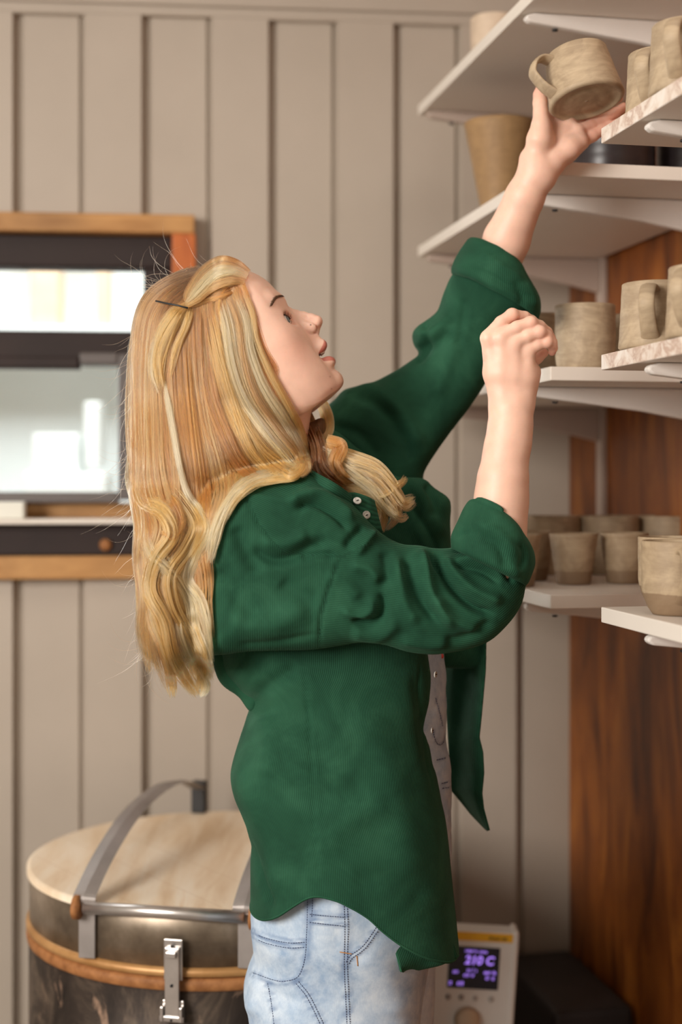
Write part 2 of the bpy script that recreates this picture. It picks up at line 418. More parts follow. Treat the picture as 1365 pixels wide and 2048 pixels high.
# ------------------------------------------------------------------ pots
def cup_profile(rt, rb, h, th=0.0035, foot=0.004, belly=0.0):
    p = [(0.0, 0.0015), (rb * 0.08, 0.0016), (rb * 0.16, 0.0011), (rb * 0.24, 0.0016), (rb * 0.4, 0.0015), (rb * 0.55, 0.0015), (rb * 0.62, 0.003), (rb * 0.82, 0.003), (rb * 0.86, 0.0), (rb * 0.94, 0.0), (rb, 0.0025)]
    for i in range(1, 15):
        t = i / 14
        tt = t if belly == 0 else min(1, t / belly)
        r = rb + (rt - rb) * (t if belly == 0 else math.sin(tt * math.pi / 2) ** 0.8)
        p.append((r, 0.0025 + (h - 0.0025) * t))
    p += [(rt - th * 0.25, h + 0.0012), (rt - th * 0.75, h + 0.0012), (rt - th, h)]
    for i in range(13, 0, -1):
        t = i / 14
        tt = t if belly == 0 else min(1, t / belly)
        r = rb + (rt - rb) * (t if belly == 0 else math.sin(tt * math.pi / 2) ** 0.8)
        p.append((max(0.002, r - th), 0.006 + (h - 0.006) * t))
    p.append((rb * 0.5, 0.005)); p.append((0.0, 0.005))
    return p
protos = {}
def make_cup(kind, rt, rb, h, mat, handle=False, belly=0.0, name='cup'):
    V, Fc = lathe_arrays(cup_profile(rt, rb, h, belly=belly), 56)
    V = np.array(V); rng = np.random.RandomState(len(protos) + 3)
    # throwing rings and slight wobble
    a = np.arctan2(V[:, 1], V[:, 0]); rr = np.hypot(V[:, 0], V[:, 1])
    k = 1 + 0.006 * np.sin(2 * a + V[:, 2] * 40) * (rr > 0.01) + 0.004 * np.sin(V[:, 2] * 900)
    V[:, 0] *= k; V[:, 1] *= k
    o = mesh_np(name, V, Fc, mat)
    if handle:
        # strap handle in the +X direction
        def rz(z): return rb + (rt - rb) * (z / h)
        z1, z2 = h * 0.86, h * 0.14
        pts = [(rz(z1) - 0.0045, 0, z1 - 0.001), (rz(z1) + 0.010, 0, z1 + 0.003), (rz(z1) + 0.022, 0, z1 - 0.004), (rz(z1) + 0.028, 0, z1 - 0.016), (rz(.5 * h) + 0.023, 0, h * 0.5),
               (rz(z2) + 0.010, 0, z2 + 0.010), (rz(z2) - 0.0045, 0, z2 - 0.001)]
        path = catmull(pts, 26)
        t = np.linspace(0, 1, 26); w = 0.0088 + 0.0022 * np.abs(2 * t - 1) ** 3.0
        w = w * 1.0
        tv, tf = tube_arrays(path, w, 14, flat=0.36, up=(0, 1, 0))
        hd = mesh_np('handle', tv, tf, mat, o)
        # attachment pads
    protos[kind] = o
    return o
used = set()
def place(kind, x, y, z, rz, label, group, cat='cup', rot=None):
    src = protos[kind]
    if kind in used:
        o = src.copy(); COL.objects.link(o)
        for ch in src.children:
            c = ch.copy(); COL.objects.link(c); c.parent = o; c.matrix_parent_inverse = Matrix.Identity(4)
    else:
        o = src; used.add(kind)
    o.location = (x, y, z)
    o.rotation_euler = rot if rot is not None else (0, 0, rz)
    tag(o, label, cat, group); return o
make_cup('mug', 0.0385, 0.0425, 0.073, M['clay'], True, name='mug')
make_cup('held', 0.0385, 0.0475, 0.066, M['clay'], True, name='mug')
make_cup('tumbler', 0.040, 0.037, 0.086, M['clay'], belly=0.35, name='tumbler')
make_cup('taper', 0.0345, 0.0245, 0.071, M['clay_band_low'], name='tapered_cup')
make_cup('bowl', 0.049, 0.040, 0.090, M['clay'], belly=0.5, name='planter')
make_cup('round', 0.0395, 0.0285, 0.080, M['clay_band'], True, belly=0.42, name='mug')
make_cup('pale', 0.040, 0.036, 0.118, M['clay_pale'], name='vase')
make_cup('ochre', 0.058, 0.028, 0.155, M['clay_ochre'], name='vase')
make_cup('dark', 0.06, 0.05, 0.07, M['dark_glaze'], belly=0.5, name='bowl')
def px_place(kind, px, Y, lv, rz, label, group, cat='cup'):
    return place(kind, (px - CX) / F * Y, Y, ZC + TZ[lv] + 0.0003, rz, label, group, cat)
gA = 'clay mugs on the near boards'
px_place('mug', 1314, 1.600, 2, -1.95, 'clay mug, handle to the front, at the end of the middle near board', gA, 'mug')
px_place('mug', 1414, 1.475, 2, -2.27, 'clay mug cut by the picture edge on the middle near board', gA, 'mug')
px_place('mug', 1326, 1.620, 1, -2.14, 'shorter-looking clay mug right beside the held mug on the highest near board', gA, 'mug')
px_place('mug', 1378, 1.518, 1, -2.07, 'clay mug at the top right corner on the highest near board', gA, 'mug')
px_place('round', 1356, 1.565, 3, -1.60, 'rounded clay cup with a darker lower band on the lowest near board', gA, 'mug')
px_place('round', 1345, 1.672, 3, 1.2, 'clay cup peeping out behind the rounded cup on the lowest near board', gA, 'mug')
gB = 'tumblers on the far middle board'
px_place('tumbler', 1171, 1.905, 2, 0, 'straight clay tumbler standing alone beside the lower fist', gB)
px_place('tumbler', 1082, 2.02, 2, 0, 'clay tumbler half hidden behind the curled fingers', gB)
px_place('tumbler', 1256, 2.03, 2, 0, 'clay tumbler almost hidden behind the front-handled mug', gB)
gC = 'tapered cups on the far lower board'
px_place('taper', 1148, 2.02, 3, 0, 'tapered clay cup in full view in the front row on the lower board', gC)
px_place('taper', 1249, 2.04, 3, 0, 'tapered clay cup in the front row, next to the rounded near cup', gC)
px_place('taper', 1062, 2.10, 3, 0, 'tapered clay cup half covered by the full-view cup in the front row', gC)
px_place('taper', 1034, 1.98, 3, 0, 'tapered clay cup beside the near elbow cuff', gC)
gD = 'wide planters in the back row'
px_place('bowl', 1098, 2.24, 3, 0, 'wide clay pot at the back of the lower board, beside the forearm', gD, 'pot')
px_place('bowl', 1215, 2.25, 3, 0, 'wide clay pot in the middle of the back row on the lower board', gD, 'pot')
px_place('bowl', 1335, 2.27, 3, 0, 'wide clay pot at the wall end of the back row', gD, 'pot')
px_place('pale', 988, 2.40, 0, 0, 'pale clay vase on the topmost board', None, 'vase')
px_place('ochre', 1002, 2.26, 1, 0, 'ochre clay vase narrowing to its foot, behind the raised wrist', None, 'vase')
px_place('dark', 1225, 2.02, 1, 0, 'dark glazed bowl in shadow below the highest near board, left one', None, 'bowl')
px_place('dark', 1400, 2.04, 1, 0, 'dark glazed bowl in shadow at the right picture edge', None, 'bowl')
# the mug in the hand: tipped away from the camera
ax = Vector((-0.17, 0.24, 0.955)).normalized()
bc = P(1175, 205, 1.765)
hx = Vector((-0.93, -0.36, -0.05)); hx = (hx - ax * hx.dot(ax)).normalized(); hy = ax.cross(hx)
Rm = Matrix((hx, hy, ax)).transposed()
place('held', bc.x, bc.y, bc.z, 0, 'clay mug tipped in the raised hand, its base showing', None, 'mug', rot=Rm.to_euler())

# ------------------------------------------------------------------ kiln
KD = Vector((0.19, 0.982, 0)); KX = Vector((0.982, -0.19, 0)); KC = Vector((-0.188, 2.215, 0)); KR = 0.292
kiln = bpy.data.objects.new('kiln', None); COL.objects.link(kiln); kiln.location = KC
tag(kiln, 'round top-loading kiln with a pale wooden lid and steel lifting frame', 'kiln')
KZ = 0.862
def kmesh(name, V, Fc, mat, parent=kiln, **kw):
    V = [tuple(Vector(v) + KC) for v in V]; return mesh_np(name, V, Fc, mat, parent, **kw)
def kiln_skin():
    m, nt, b = nodemat('stained_kiln_steel')
    v = coords(nt, (1, 1, 0.7)); n = noise(nt, v, 11, 8, 0.7, 1.0); n2 = noise(nt, coords(nt, (1, 1, 0.5)), 38, 5, 0.6, 0.5)
    c = ramp(nt, [(0.34, (0.016, 0.011, 0.009)), (0.52, (0.045, 0.032, 0.025)), (0.63, (0.11, 0.08, 0.058)), (0.76, (0.22, 0.16, 0.115))], n)
    c = mix(nt, ramp(nt, [(0.60, (0, 0, 0)), (0.74, (1, 1, 1))], n2), c, (0.40, 0.26, 0.18))
    nt.links.new(c, b.inputs['Base Color']); b.inputs['Metallic'].default_value = 0.45; b.inputs['Roughness'].default_value = 0.42; bump(nt, b, n, 0.2, 0.002)
    return m
M['kiln_skin'] = kiln_skin()
M['kiln_lid_side'] = mottled('worn_lid_steel', [(0.07, 0.05, 0.035), (0.20, 0.155, 0.11), (0.38, 0.31, 0.24)], 9, 0.38, metal=0.55, bumpy=0.1)
M['copper'] = mottled('heat_tinted_rim', [(0.36, 0.17, 0.05), (0.60, 0.34, 0.14)], 14, 0.45, metal=0.3)
def lidwood():
    m, nt, b = nodemat('pale_lid_boards')
    v = coords(nt, (1, 1, 1), (0, 0, -0.65))
    s = nt.nodes.new('ShaderNodeSeparateXYZ'); nt.links.new(v, s.inputs[0])
    mm = N(nt, 'ShaderNodeMath', operation='MULTIPLY'); nt.links.new(s.outputs[0], mm.inputs[0]); mm.inputs[1].default_value = 11.5
    fr = N(nt, 'ShaderNodeMath', operation='FRACT'); nt.links.new(mm.outputs[0], fr.inputs[0])
    v2 = coords(nt, (9, 1.2, 1), (0, 0, -0.65)); n = noise(nt, v2, 2.4, 5, 0.6, 0.4)
    c = ramp(nt, [(0.3, (0.74, 0.54, 0.34)), (0.48, (0.90, 0.74, 0.55)), (0.62, (0.95, 0.83, 0.67)), (0.8, (0.82, 0.60, 0.38))], n)
    c = mix(nt, ramp(nt, [(0.0, (0.45, 0.45, 0.45)), (0.03, (0, 0, 0))], fr.outputs[0]), c, (0.60, 0.40, 0.22))
    nt.links.new(c, b.inputs['Base Color']); b.inputs['Roughness'].default_value = 0.55; return m
M['lid'] = lidwood()
V, Fc = lathe_arrays([(KR - 0.02, 0.12), (KR, 0.12), (KR, KZ - 0.092), (KR - 0.02, KZ - 0.09)], 96); kmesh('kiln_body', V, Fc, M['kiln_skin'])
V, Fc = lathe_arrays([(KR, KZ - 0.104), (KR + 0.003, KZ - 0.102), (KR + 0.004, KZ - 0.092), (KR + 0.001, KZ - 0.087)], 96); kmesh('rim', V, Fc, M['rust'])
V, Fc = lathe_arrays([(KR, KZ - 0.085), (KR + 0.004, KZ - 0.083), (KR + 0.004, KZ - 0.077), (KR, KZ - 0.072)], 96); kmesh('lid_band', V, Fc, M['copper'])
V, Fc = lathe_arrays([(KR - 0.01, KZ - 0.073), (KR - 0.001, KZ - 0.073), (KR - 0.001, KZ - 0.004), (KR - 0.004, KZ - 0.001)], 96); lidsd = kmesh('lid_side', V, Fc, M['kiln_lid_side'])
V, Fc = lathe_arrays([(KR - 0.005, KZ - 0.006), (KR + 0.003, KZ - 0.005), (KR + 0.003, KZ + 0.003), (KR - 0.002, KZ + 0.005)], 96); kmesh('lid', V, Fc, M['lid'], smooth=False)
def kp(x, y, z): return KX * x + KD * y + Vector((0, 0, z))       # kiln frame, y away from camera
ring = []
for sx in (-0.112, 0.115):
    yf = -math.sqrt(KR ** 2 - sx ** 2) - 0.018
    pts = [kp(sx, yf, KZ + 0.004), kp(sx, yf + 0.006, KZ + 0.02), kp(sx, yf + 0.09, KZ + 0.058), kp(sx, -0.08, KZ + 0.088), kp(sx, 0.06, KZ + 0.094), kp(sx, 0.17, KZ + 0.078), kp(sx, 0.262, KZ + 0.046)]
    path = catmull(np.array(pts), 40)
    V, Fc = tube_arrays(path, 0.0165, 4, flat=0.16, up=tuple(KX))
    arm = kmesh('lifting_arm', V, Fc, M['steel_dull'], smooth=False)
    bm = bmesh.new(); add_box(bm, Vector(kp(sx - 0.012, 0.25, KZ + 0.006)) + KC, KX * 0.024, KD * 0.02, Vector((0, 0, 0.055)))
    bm_obj('hinge_block', bm, M['black'], kiln, bevel=0.002)
    bm = bmesh.new(); add_box(bm, Vector(kp(sx - 0.012, yf + 0.008, KZ - 0.072)) + KC, KX * 0.024, KD * 0.006, Vector((0, 0, 0.08)))
    bm_obj('arm_bracket', bm, M['steel_dull'], kiln, bevel=0.001)
    V, Fc = tube_arrays([kp(sx - 0.0055 * (1 if sx < 0 else -1.6), yf - 0.001, KZ + 0.001), kp(sx - 0.014 * (1 if sx < 0 else -1), yf - 0.001, KZ + 0.001)], 0.0165, 20)
    kmesh('arm_bolt', V, Fc, M['rust'])
yf = -math.sqrt(KR ** 2 - 0.113 ** 2) - 0.02
V, Fc = tube_arrays([kp(-0.112, yf, KZ + 0.001), kp(0.0, yf, KZ + 0.001), kp(0.115, yf, KZ + 0.001)], 0.0085, 20); kmesh('handle_bar', V, Fc, M['steel'])
bm = bmesh.new()
yl = -KR - 0.012; xl = 0.02
for (x0, x1, y0, y1, z0, z1) in ((-.013, .013, 0, .004, -.085, -.030), (-.010, .010, -.006, .0, -.132, -.040), (-.015, .015, 0, .004, -.142, -.112), (-.0155, -.011, -.010, .004, -.138, -.118), (.011, .0155, -.010, .004, -.138, -.118), (-.017, .017, -.008, -.004, -.138, -.131), (-.007, .007, -.012, -.006, -.052, -.044)):
    add_box(bm, Vector(kp(xl + x0, yl + y0, KZ + z0)) + KC, KX * (x1 - x0), KD * (y1 - y0), Vector((0, 0, z1 - z0)))
lt = bm_obj('latch', bm, M['steel'], kiln, bevel=0.001)
for zz in (-.038, -.09, -.136):
    V, Fc = lathe_arrays([(0, 0), (0.0022, 0), (0.0018, 0.0015), (0, 0.002)], 10)
    rv = mesh_np('rivet', [tuple(Vector(kp(xl + v[0], yl - 0.004 - v[2] - (0.003 if zz < -.05 else 0), KZ + zz + v[1])) + KC) for v in V], Fc, M['black'], None)
    rv.parent = lt
bm = bmesh.new()
for k in range(4):
    a = math.pi / 4 + k * math.pi / 2; c = KC + Vector((math.cos(a), math.sin(a), 0)) * 0.22
    abox(bm, c.x - .02, c.x + .02, c.y - .02, c.y + .02, 0, 0.125)
    bm_obj('leg', bm, M['black'], kiln); bm = bmesh.new()
bm.free()

# ------------------------------------------------------------------ kiln controller
ctl = bpy.data.objects.new('kiln_controller', None); COL.objects.link(ctl); ctl.location = P(950, 2048, 2.25)
tag(ctl, 'off-white kiln controller with a yellow stripe, purple display and round dial', 'controller')
CO = P(852, 1858, 2.25); cr = math.radians(4.5); CXv = Vector((math.cos(cr * .8), 0.02, -math.sin(cr * .8))); CZv = Vector((-math.sin(cr) * -1.0, 0, math.cos(cr))) 
CZv = Vector((0.065, 0.0, 0.998)); CYv = Vector((0, 1, 0))
S = 2.25 / F
def cb(name, x0, x1, y0, y1, d0, d1, mat, bev=0.0, parent=ctl):     # px from the panel's top left, y down
    bm = bmesh.new(); add_box(bm, CO + CXv * (x0 * S) - CZv * (y1 * S) + CYv * d0, CXv * ((x1 - x0) * S), CYv * (d1 - d0), CZv * ((y1 - y0) * S))
    return bm_obj(name, bm, mat, parent, bevel=bev)
M['casing'] = mottled('off_white_casing', [(0.70, 0.69, 0.66), (0.78, 0.76, 0.73)], 6, 0.45)
M['yellow'] = mottled('yellow_label', [(0.80, 0.42, 0.01), (0.85, 0.47, 0.02)], 6, 0.5)
cb('casing', 0, 184, 0, 330, 0, 0.045, M['casing'], 0.004)
cb('side_trim', 176, 188, -4, 334, -0.002, 0.047, M['white_metal'], 0.003)
cb('yellow_label', 0, 176, 1, 18, -0.001, 0.0, M['yellow'])
def emis(name, col, st):
    m, nt, b = nodemat(name); b.inputs['Base Color'].default_value = (0.01, 0.01, 0.012, 1)
    b.inputs['Emission Color'].default_value = (*col, 1); b.inputs['Emission Strength'].default_value = st; return m
M['lcd'] = mottled('display_black', [(0.008, 0.008, 0.02), (0.012, 0.012, 0.03)], 3, 0.25)
scr = cb('display', 50, 152, 30, 114, -0.0012, 0, M['lcd'])
def text(name, s, x, y, h, mat, parent, shear=0.15, bold=0.0):
    c = bpy.data.curves.new(name, 'FONT'); c.body = s; c.size = h * S * 1.38; c.shear = shear; c.offset = bold
    c.materials.append(mat)
    tmp = bpy.data.objects.new(name, c); me = bpy.data.meshes.new_from_object(tmp)
    p = CO + CXv * (x * S) - CZv * (y * S) - CYv * 0.0018
    Mx = Matrix((CXv, CZv, -CYv)).transposed().to_4x4(); Mx.translation = p
    me.transform(Mx)
    o = bpy.data.objects.new(name, me); COL.objects.link(o); o.parent = parent
    o.matrix_parent_inverse = Matrix.Translation(ctl.location).inverted() if parent is ctl else Matrix.Identity(4)
    return o
mp_ = emis('display_purple', (0.42, 0.22, 0.95), 0.85)
text('display_digits', '210 C', 82, 64, 17, mp_, scr, bold=0.0005)
M['ink'] = mottled('black_ink', [(0.02, 0.015, 0.01), (0.03, 0.02, 0.015)], 5, 0.6)
def fine_print(name, rows, mat, parent, seed):     # rows of unreadable small print: (x0, x1, y, height) in panel px
    rg = random.Random(seed); bm = bmesh.new()
    for x0, x1, y, h in rows:
        x = x0
        while x < x1:
            w = rg.uniform(0.9, 1.6); hh = h * rg.uniform(0.7, 1.0)
            if rg.random() < 0.86:
                add_box(bm, CO + CXv * (x * S) - CZv * (y * S) - CYv * 0.0017, CXv * (w * S), CYv * 0.0004, CZv * (hh * S) + CXv * (0.15 * hh * S))
                if rg.random() < 0.6: add_box(bm, CO + CXv * (x * S) - CZv * ((y - hh * rg.choice((0, 0.45, 0.85))) * S) - CYv * 0.0017, CXv * (2.4 * S), CYv * 0.0004, CZv * (1.0 * S))
            x += rg.uniform(2.4, 3.4)
    return bm_obj(name, bm, mat, parent)
fine_print('display_print', [(82, 104, 41, 6), (110, 128, 42, 6), (88, 108, 80, 7), (82, 104, 90, 7), (122, 146, 83, 7), (126, 144, 94, 7), (60, 70, 84, 7), (53, 58, 108, 9), (70, 82, 108, 9)], mp_, scr, 3)
fine_print('label_print', [(128, 166, 14, 7)], M['ink'], ctl, 8)
M['button_grey'] = mottled('grey_buttons', [(0.40, 0.38, 0.36), (0.46, 0.43, 0.41)], 5, 0.4)
for i, x in enumerate((54, 80, 108, 140)):
    V, Fc = lathe_arrays([(0, 0), (0.0042, 0), (0.0042, 0.002), (0.003, 0.003), (0, 0.003)], 20)
    o = CO + CXv * (x * S) - CZv * (132 * S)
    mesh_np('push_button', [tuple(o + CXv * v[0] + CZv * v[1] - CYv * v[2]) for v in V], Fc, M['button_grey'] if i > 1 else M['steel_dull'], ctl)
V, Fc = lathe_arrays([(0, 0), (0.021, 0), (0.0195, 0.010), (0.017, 0.013), (0, 0.0135)], 40)
o = CO + CXv * (95 * S) - CZv * (176 * S)
mesh_np('dial', [tuple(o + CXv * v[0] + CZv * v[1] - CYv * v[2]) for v in V], Fc, mottled('tan_dial', [(0.42, 0.29, 0.18), (0.50, 0.35, 0.23)], 5, 0.45), ctl)
bm = bmesh.new(); pz = P(950, 2170, 2.27); abox(bm, pz.x - 0.02, pz.x + 0.02, 2.26, 2.29, 0.0, pz.z + 0.02); bm_obj('post', bm, M['steel_dull'], ctl)
bm = bmesh.new(); abox(bm, pz.x - 0.12, pz.x + 0.12, 2.18, 2.38, 0.0, 0.012); bm_obj('base_plate', bm, M['steel_dull'], ctl)
# dark box added to stand in for the shade of the corner below
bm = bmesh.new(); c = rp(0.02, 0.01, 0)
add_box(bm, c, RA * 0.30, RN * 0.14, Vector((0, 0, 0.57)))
tag(bm_obj('shade_filler', bm, M['corner_shade'], bevel=0.01), 'added dark bin in the shadowed corner below the shelves', 'bin')
# ------------------------------------------------------------------ implicit surfaces
def smin(a, b, k):
    h = np.clip(0.5 + 0.5 * (b - a) / k, 0, 1); return b + (a - b) * h - k * h * (1 - h)
def smax(a, b, k): return -smin(-a, -b, k)
def sstep(e0, e1, x):
    t = np.clip((x - e0) / (e1 - e0), 0, 1); return t * t * (3 - 2 * t)
class Field:
    """signed distance field sampled on a grid, shapes merged with smooth minima inside their own box"""
    def __init__(s, lo, hi, res):
        s.lo = np.array(lo, float); s.res = res
        s.n = np.ceil((np.array(hi) - s.lo) / res).astype(int) + 1
        s.f = np.full(s.n, 1e3, dtype=np.float32)
        s.ax = [(s.lo[i] + res * np.arange(s.n[i])).astype(np.float32) for i in range(3)]
    def like(s):
        o = Field.__new__(Field); o.lo, o.res, o.n, o.ax = s.lo, s.res, s.n, s.ax; o.f = np.full(s.n, 1e3, dtype=np.float32); return o
    def sub(s, lo, hi):
        i0 = np.maximum(0, np.floor((np.array(lo) - s.lo) / s.res).astype(int)); i1 = np.minimum(s.n, np.ceil((np.array(hi) - s.lo) / s.res).astype(int) + 1)
        if (i1 <= i0).any(): return None
        sl = tuple(slice(a, b) for a, b in zip(i0, i1))
        x = s.ax[0][sl[0]][:, None, None]; y = s.ax[1][sl[1]][None, :, None]; z = s.ax[2][sl[2]][None, None, :]
        return sl, x, y, z
    def cone(s, a, b, ra, rb, k=0.004, op='add'):
        a = np.array(a, float); b = np.array(b, float); R = max(ra, rb) + 2.5 * k + 3 * s.res
        q = s.sub(np.minimum(a, b) - R, np.maximum(a, b) + R)
        if q is None: return
        sl, x, y, z = q; ba = b - a; L = float(ba @ ba) + 1e-12
        h = np.clip(((x - a[0]) * ba[0] + (y - a[1]) * ba[1] + (z - a[2]) * ba[2]) / L, 0, 1)
        d = np.sqrt((x - a[0] - ba[0] * h) ** 2 + (y - a[1] - ba[1] * h) ** 2 + (z - a[2] - ba[2] * h) ** 2) - (ra + (rb - ra) * h)
        s.f[sl] = smin(s.f[sl], d, k) if op == 'add' else smax(s.f[sl], -d, k)
    def ell(s, c, r, k=0.004, rot=None, op='add'):
        c = np.array(c, float); r = np.array(r, float); R = r.max() + 2.5 * k + 3 * s.res
        q = s.sub(c - R, c + R)
        if q is None: return
        sl, x, y, z = q; x = x - c[0]; y = y - c[1]; z = z - c[2]
        if rot is not None:      # rows are local axes
            X = rot[0][0] * x + rot[0][1] * y + rot[0][2] * z; Y = rot[1][0] * x + rot[1][1] * y + rot[1][2] * z; Z = rot[2][0] * x + rot[2][1] * y + rot[2][2] * z
        else: X, Y, Z = x, y, z
        k0 = np.sqrt((X / r[0]) ** 2 + (Y / r[1]) ** 2 + (Z / r[2]) ** 2); k1 = np.sqrt((X / r[0] ** 2) ** 2 + (Y / r[1] ** 2) ** 2 + (Z / r[2] ** 2) ** 2) + 1e-9
        d = k0 * (k0 - 1.0) / k1
        s.f[sl] = smin(s.f[sl], d, k) if op == 'add' else smax(s.f[sl], -d, k)
    def mesh(s):
        f = s.f; n = np.array(f.shape)
        ins = f < 0
        c = [ins[i:n[0] - 1 + i, j:n[1] - 1 + j, k:n[2] - 1 + k] for i in (0, 1) for j in (0, 1) for k in (0, 1)]
        cnt = sum(a.astype(np.int8) for a in c); act = (cnt > 0) & (cnt < 8)
        idx = np.argwhere(act); vid = np.full(act.shape, -1, np.int64); vid[act] = np.arange(len(idx))
        offs = np.array([(i, j, k) for i in (0, 1) for j in (0, 1) for k in (0, 1)])
        val = np.stack([f[idx[:, 0] + o[0], idx[:, 1] + o[1], idx[:, 2] + o[2]] for o in offs], 1)
        acc = np.zeros((len(idx), 3)); num = np.zeros(len(idx))
        for a in range(8):
            for b in range(a + 1, 8):
                if np.abs(offs[a] - offs[b]).sum() != 1: continue
                va, vb = val[:, a], val[:, b]; m = (va < 0) != (vb < 0)
                t = np.where(m, va / np.where(m, va - vb, 1), 0)
                p = offs[a] + (offs[b] - offs[a]) * t[:, None]
                acc += p * m[:, None]; num += m
        V = s.lo + (idx + acc / num[:, None]) * s.res
        Q = []
        for axn in range(3):
            u, v = (axn + 1) % 3, (axn + 2) % 3
            sl0 = [slice(1, -1)] * 3; sl0[axn] = slice(0, n[axn] - 1)
            sl1 = list(sl0); sl1[axn] = slice(1, n[axn])
            A = ins[tuple(sl0)]; B = ins[tuple(sl1)]
            e = np.argwhere(A != B); 
            if len(e) == 0: continue
            st = A[e[:, 0], e[:, 1], e[:, 2]]
            e = e + 1; e[:, axn] -= 1
            def cell(du, dv):
                q = e.copy(); q[:, u] -= du; q[:, v] -= dv; return vid[q[:, 0], q[:, 1], q[:, 2]]
            q = np.stack([cell(1, 1), cell(0, 1), cell(0, 0), cell(1, 0)], 1)
            q[~st] = q[~st][:, ::-1]
            Q.append(q)
        Q = np.concatenate(Q); Q = Q[(Q >= 0).all(1)]
        return V, Q

# ------------------------------------------------------------------ person: skin
YH = 1.74; PXM = YH / F           # head mid plane, metres per pixel there
person = bpy.data.objects.new('person', None); COL.objects.link(person)
person.location = (P(650, 1024, 1.76).x, 1.76, 0)
tag(person, 'person in a green corduroy shirt over pale denim, looking up and reaching for a mug', 'person')

skin_m, nt, b = nodemat('skin')
at = nt.nodes.new('ShaderNodeAttribute'); at.attribute_name = 'tint'
v = coords(nt); n = noise(nt, v, 45, 5, 0.6); n2 = noise(nt, v, 900, 2, 0.5)
c = mix(nt, 0.35, at.outputs['Color'], ramp(nt, [(0.35, (0.86, 0.80, 0.78)), (0.65, (1.08, 1.04, 1.02))], n), 'MULTIPLY')
nt.links.new(c, b.inputs['Base Color']); b.inputs['Roughness'].default_value = 0.48
b.inputs['Subsurface Weight'].default_value = 0.35; b.inputs['Subsurface Radius'].default_value = (1.0, 0.35, 0.2); b.inputs['Subsurface Scale'].default_value = 0.006
bump(nt, b, n2, 0.12, 0.0003)

f2 = np.array([0.79, -0.613]); d2 = np.array([0.613, 0.79])     # face-forward / down-the-face, picture pixels (y down)
def H(px, py, w=0.0):      # head point: picture pixel on the head's mid plane, w pixels away from the camera
    return np.array([(px - CX) * PXM, YH + w * PXM, ZC - (py - HY) * PXM])
def polysd(poly, x0, x1, y0, y1, st=0.5):
    P_ = np.array(poly, float); xs = np.arange(x0, x1, st); ys = np.arange(y0, y1, st)
    X, Y = np.meshgrid(xs, ys, indexing='ij'); d = np.full(X.shape, 1e9); ins = np.zeros(X.shape, bool)
    for i in range(len(P_)):
        a = P_[i]; b_ = P_[(i + 1) % len(P_)]; e = b_ - a
        wx = X - a[0]; wy = Y - a[1]; t = np.clip((wx * e[0] + wy * e[1]) / (e @ e), 0, 1)
        d = np.minimum(d, (wx - e[0] * t) ** 2 + (wy - e[1] * t) ** 2)
        c1 = (a[1] > Y) != (b_[1] > Y)
        with np.errstate(divide='ignore', invalid='ignore'):
            xi = a[0] + (Y - a[1]) * e[0] / (e[1] if e[1] else 1e-9)
        ins ^= c1 & (X < xi)
    return np.sqrt(d) * np.where(ins, -1, 1)
def smooth_poly(p, n):     # smooth open curve
    return catmull(np.array(p, float), n).tolist()
fore = smooth_poly([(470, 527), (495, 541), (521, 553), (539, 566.5), (553.5, 582), (563, 594), (571, 606), (579, 618), (590, 634), (604, 650), (620, 661), (636, 668)], 90)
lip_up = smooth_poly([(636, 668), (638.5, 671), (643, 676.5), (649, 680), (653.5, 684.5), (655, 691), (652.5, 698.5), (648, 704.5)], 34)
mouth = smooth_poly([(648, 704.5), (641, 707), (632, 712), (620, 718), (617, 724), (626, 727), (638, 722.5), (647, 716.5), (654, 713.2)], 40)
lip_lo = smooth_poly([(654, 713.2), (661, 712.6), (668, 715.5), (671.6, 721), (671.2, 727), (669.2, 733), (670.5, 738.5), (676, 742.5), (682.5, 748), (686.6, 756), (687.6, 765), (683, 775), (671, 786), (657.5, 795.5), (638, 803), (605, 807.5), (576, 812), (540, 812), (500, 800), (430, 760), (380, 700), (380, 600), (420, 545)], 130)
poly_l = fore + lip_up[1:] + mouth[1:] + lip_lo[1:-1]
nolip = smooth_poly([(571, 606), (582, 622), (595, 642), (610, 661), (626, 682), (641, 701), (655, 718), (667, 733), (677, 748), (684, 762), (683, 775)], 70)
i606 = min(range(len(fore)), key=lambda i: abs(fore[i][0] - 571) + abs(fore[i][1] - 606))
i738 = min(range(len(lip_lo)), key=lambda i: abs(lip_lo[i][0] - 683) + abs(lip_lo[i][1] - 775))
poly_n = fore[:i606] + nolip[1:] + lip_lo[i738 + 1:-1]
GX0, GY0, GST = 330, 480, 0.5
SD_L = polysd(poly_l, GX0, 740, GY0, 900); SD_N = polysd(poly_n, GX0, 740, GY0, 900)
def samp(G, x, y):
    u = np.clip((x - GX0) / GST, 0, G.shape[0] - 2); v = np.clip((y - GY0) / GST, 0, G.shape[1] - 2)
    i = u.astype(np.int32); j = v.astype(np.int32); u = u - i; v = v - j
    return (G[i, j] * (1 - u) * (1 - v) + G[i + 1, j] * u * (1 - v) + G[i, j + 1] * (1 - u) * v + G[i + 1, j + 1] * u * v).astype(np.float32)
res = 1.15 * PXM
lo = H(450, 930, -118); hi = H(702, 528, 112)
lo, hi = np.minimum(lo, hi), np.maximum(lo, hi)
fd = Field(lo, hi, res)
gx = ((fd.ax[0] / PXM) + CX)[:, None, None]; gw = ((fd.ax[1] - YH) / PXM)[None, :, None]; gy = (HY - (fd.ax[2] - ZC) / PXM)[None, None, :]
def smooth_interp(v, xs, ys):
    g = np.arange(-200, 320, 1.0); t = np.interp(g, xs, ys); k = np.exp(-(np.arange(-60, 61) / 24.0) ** 2); k /= k.sum()
    t = np.convolve(np.pad(t, 60, mode='edge'), k, mode='valid'); return np.interp(v, g, t).astype(np.float32)
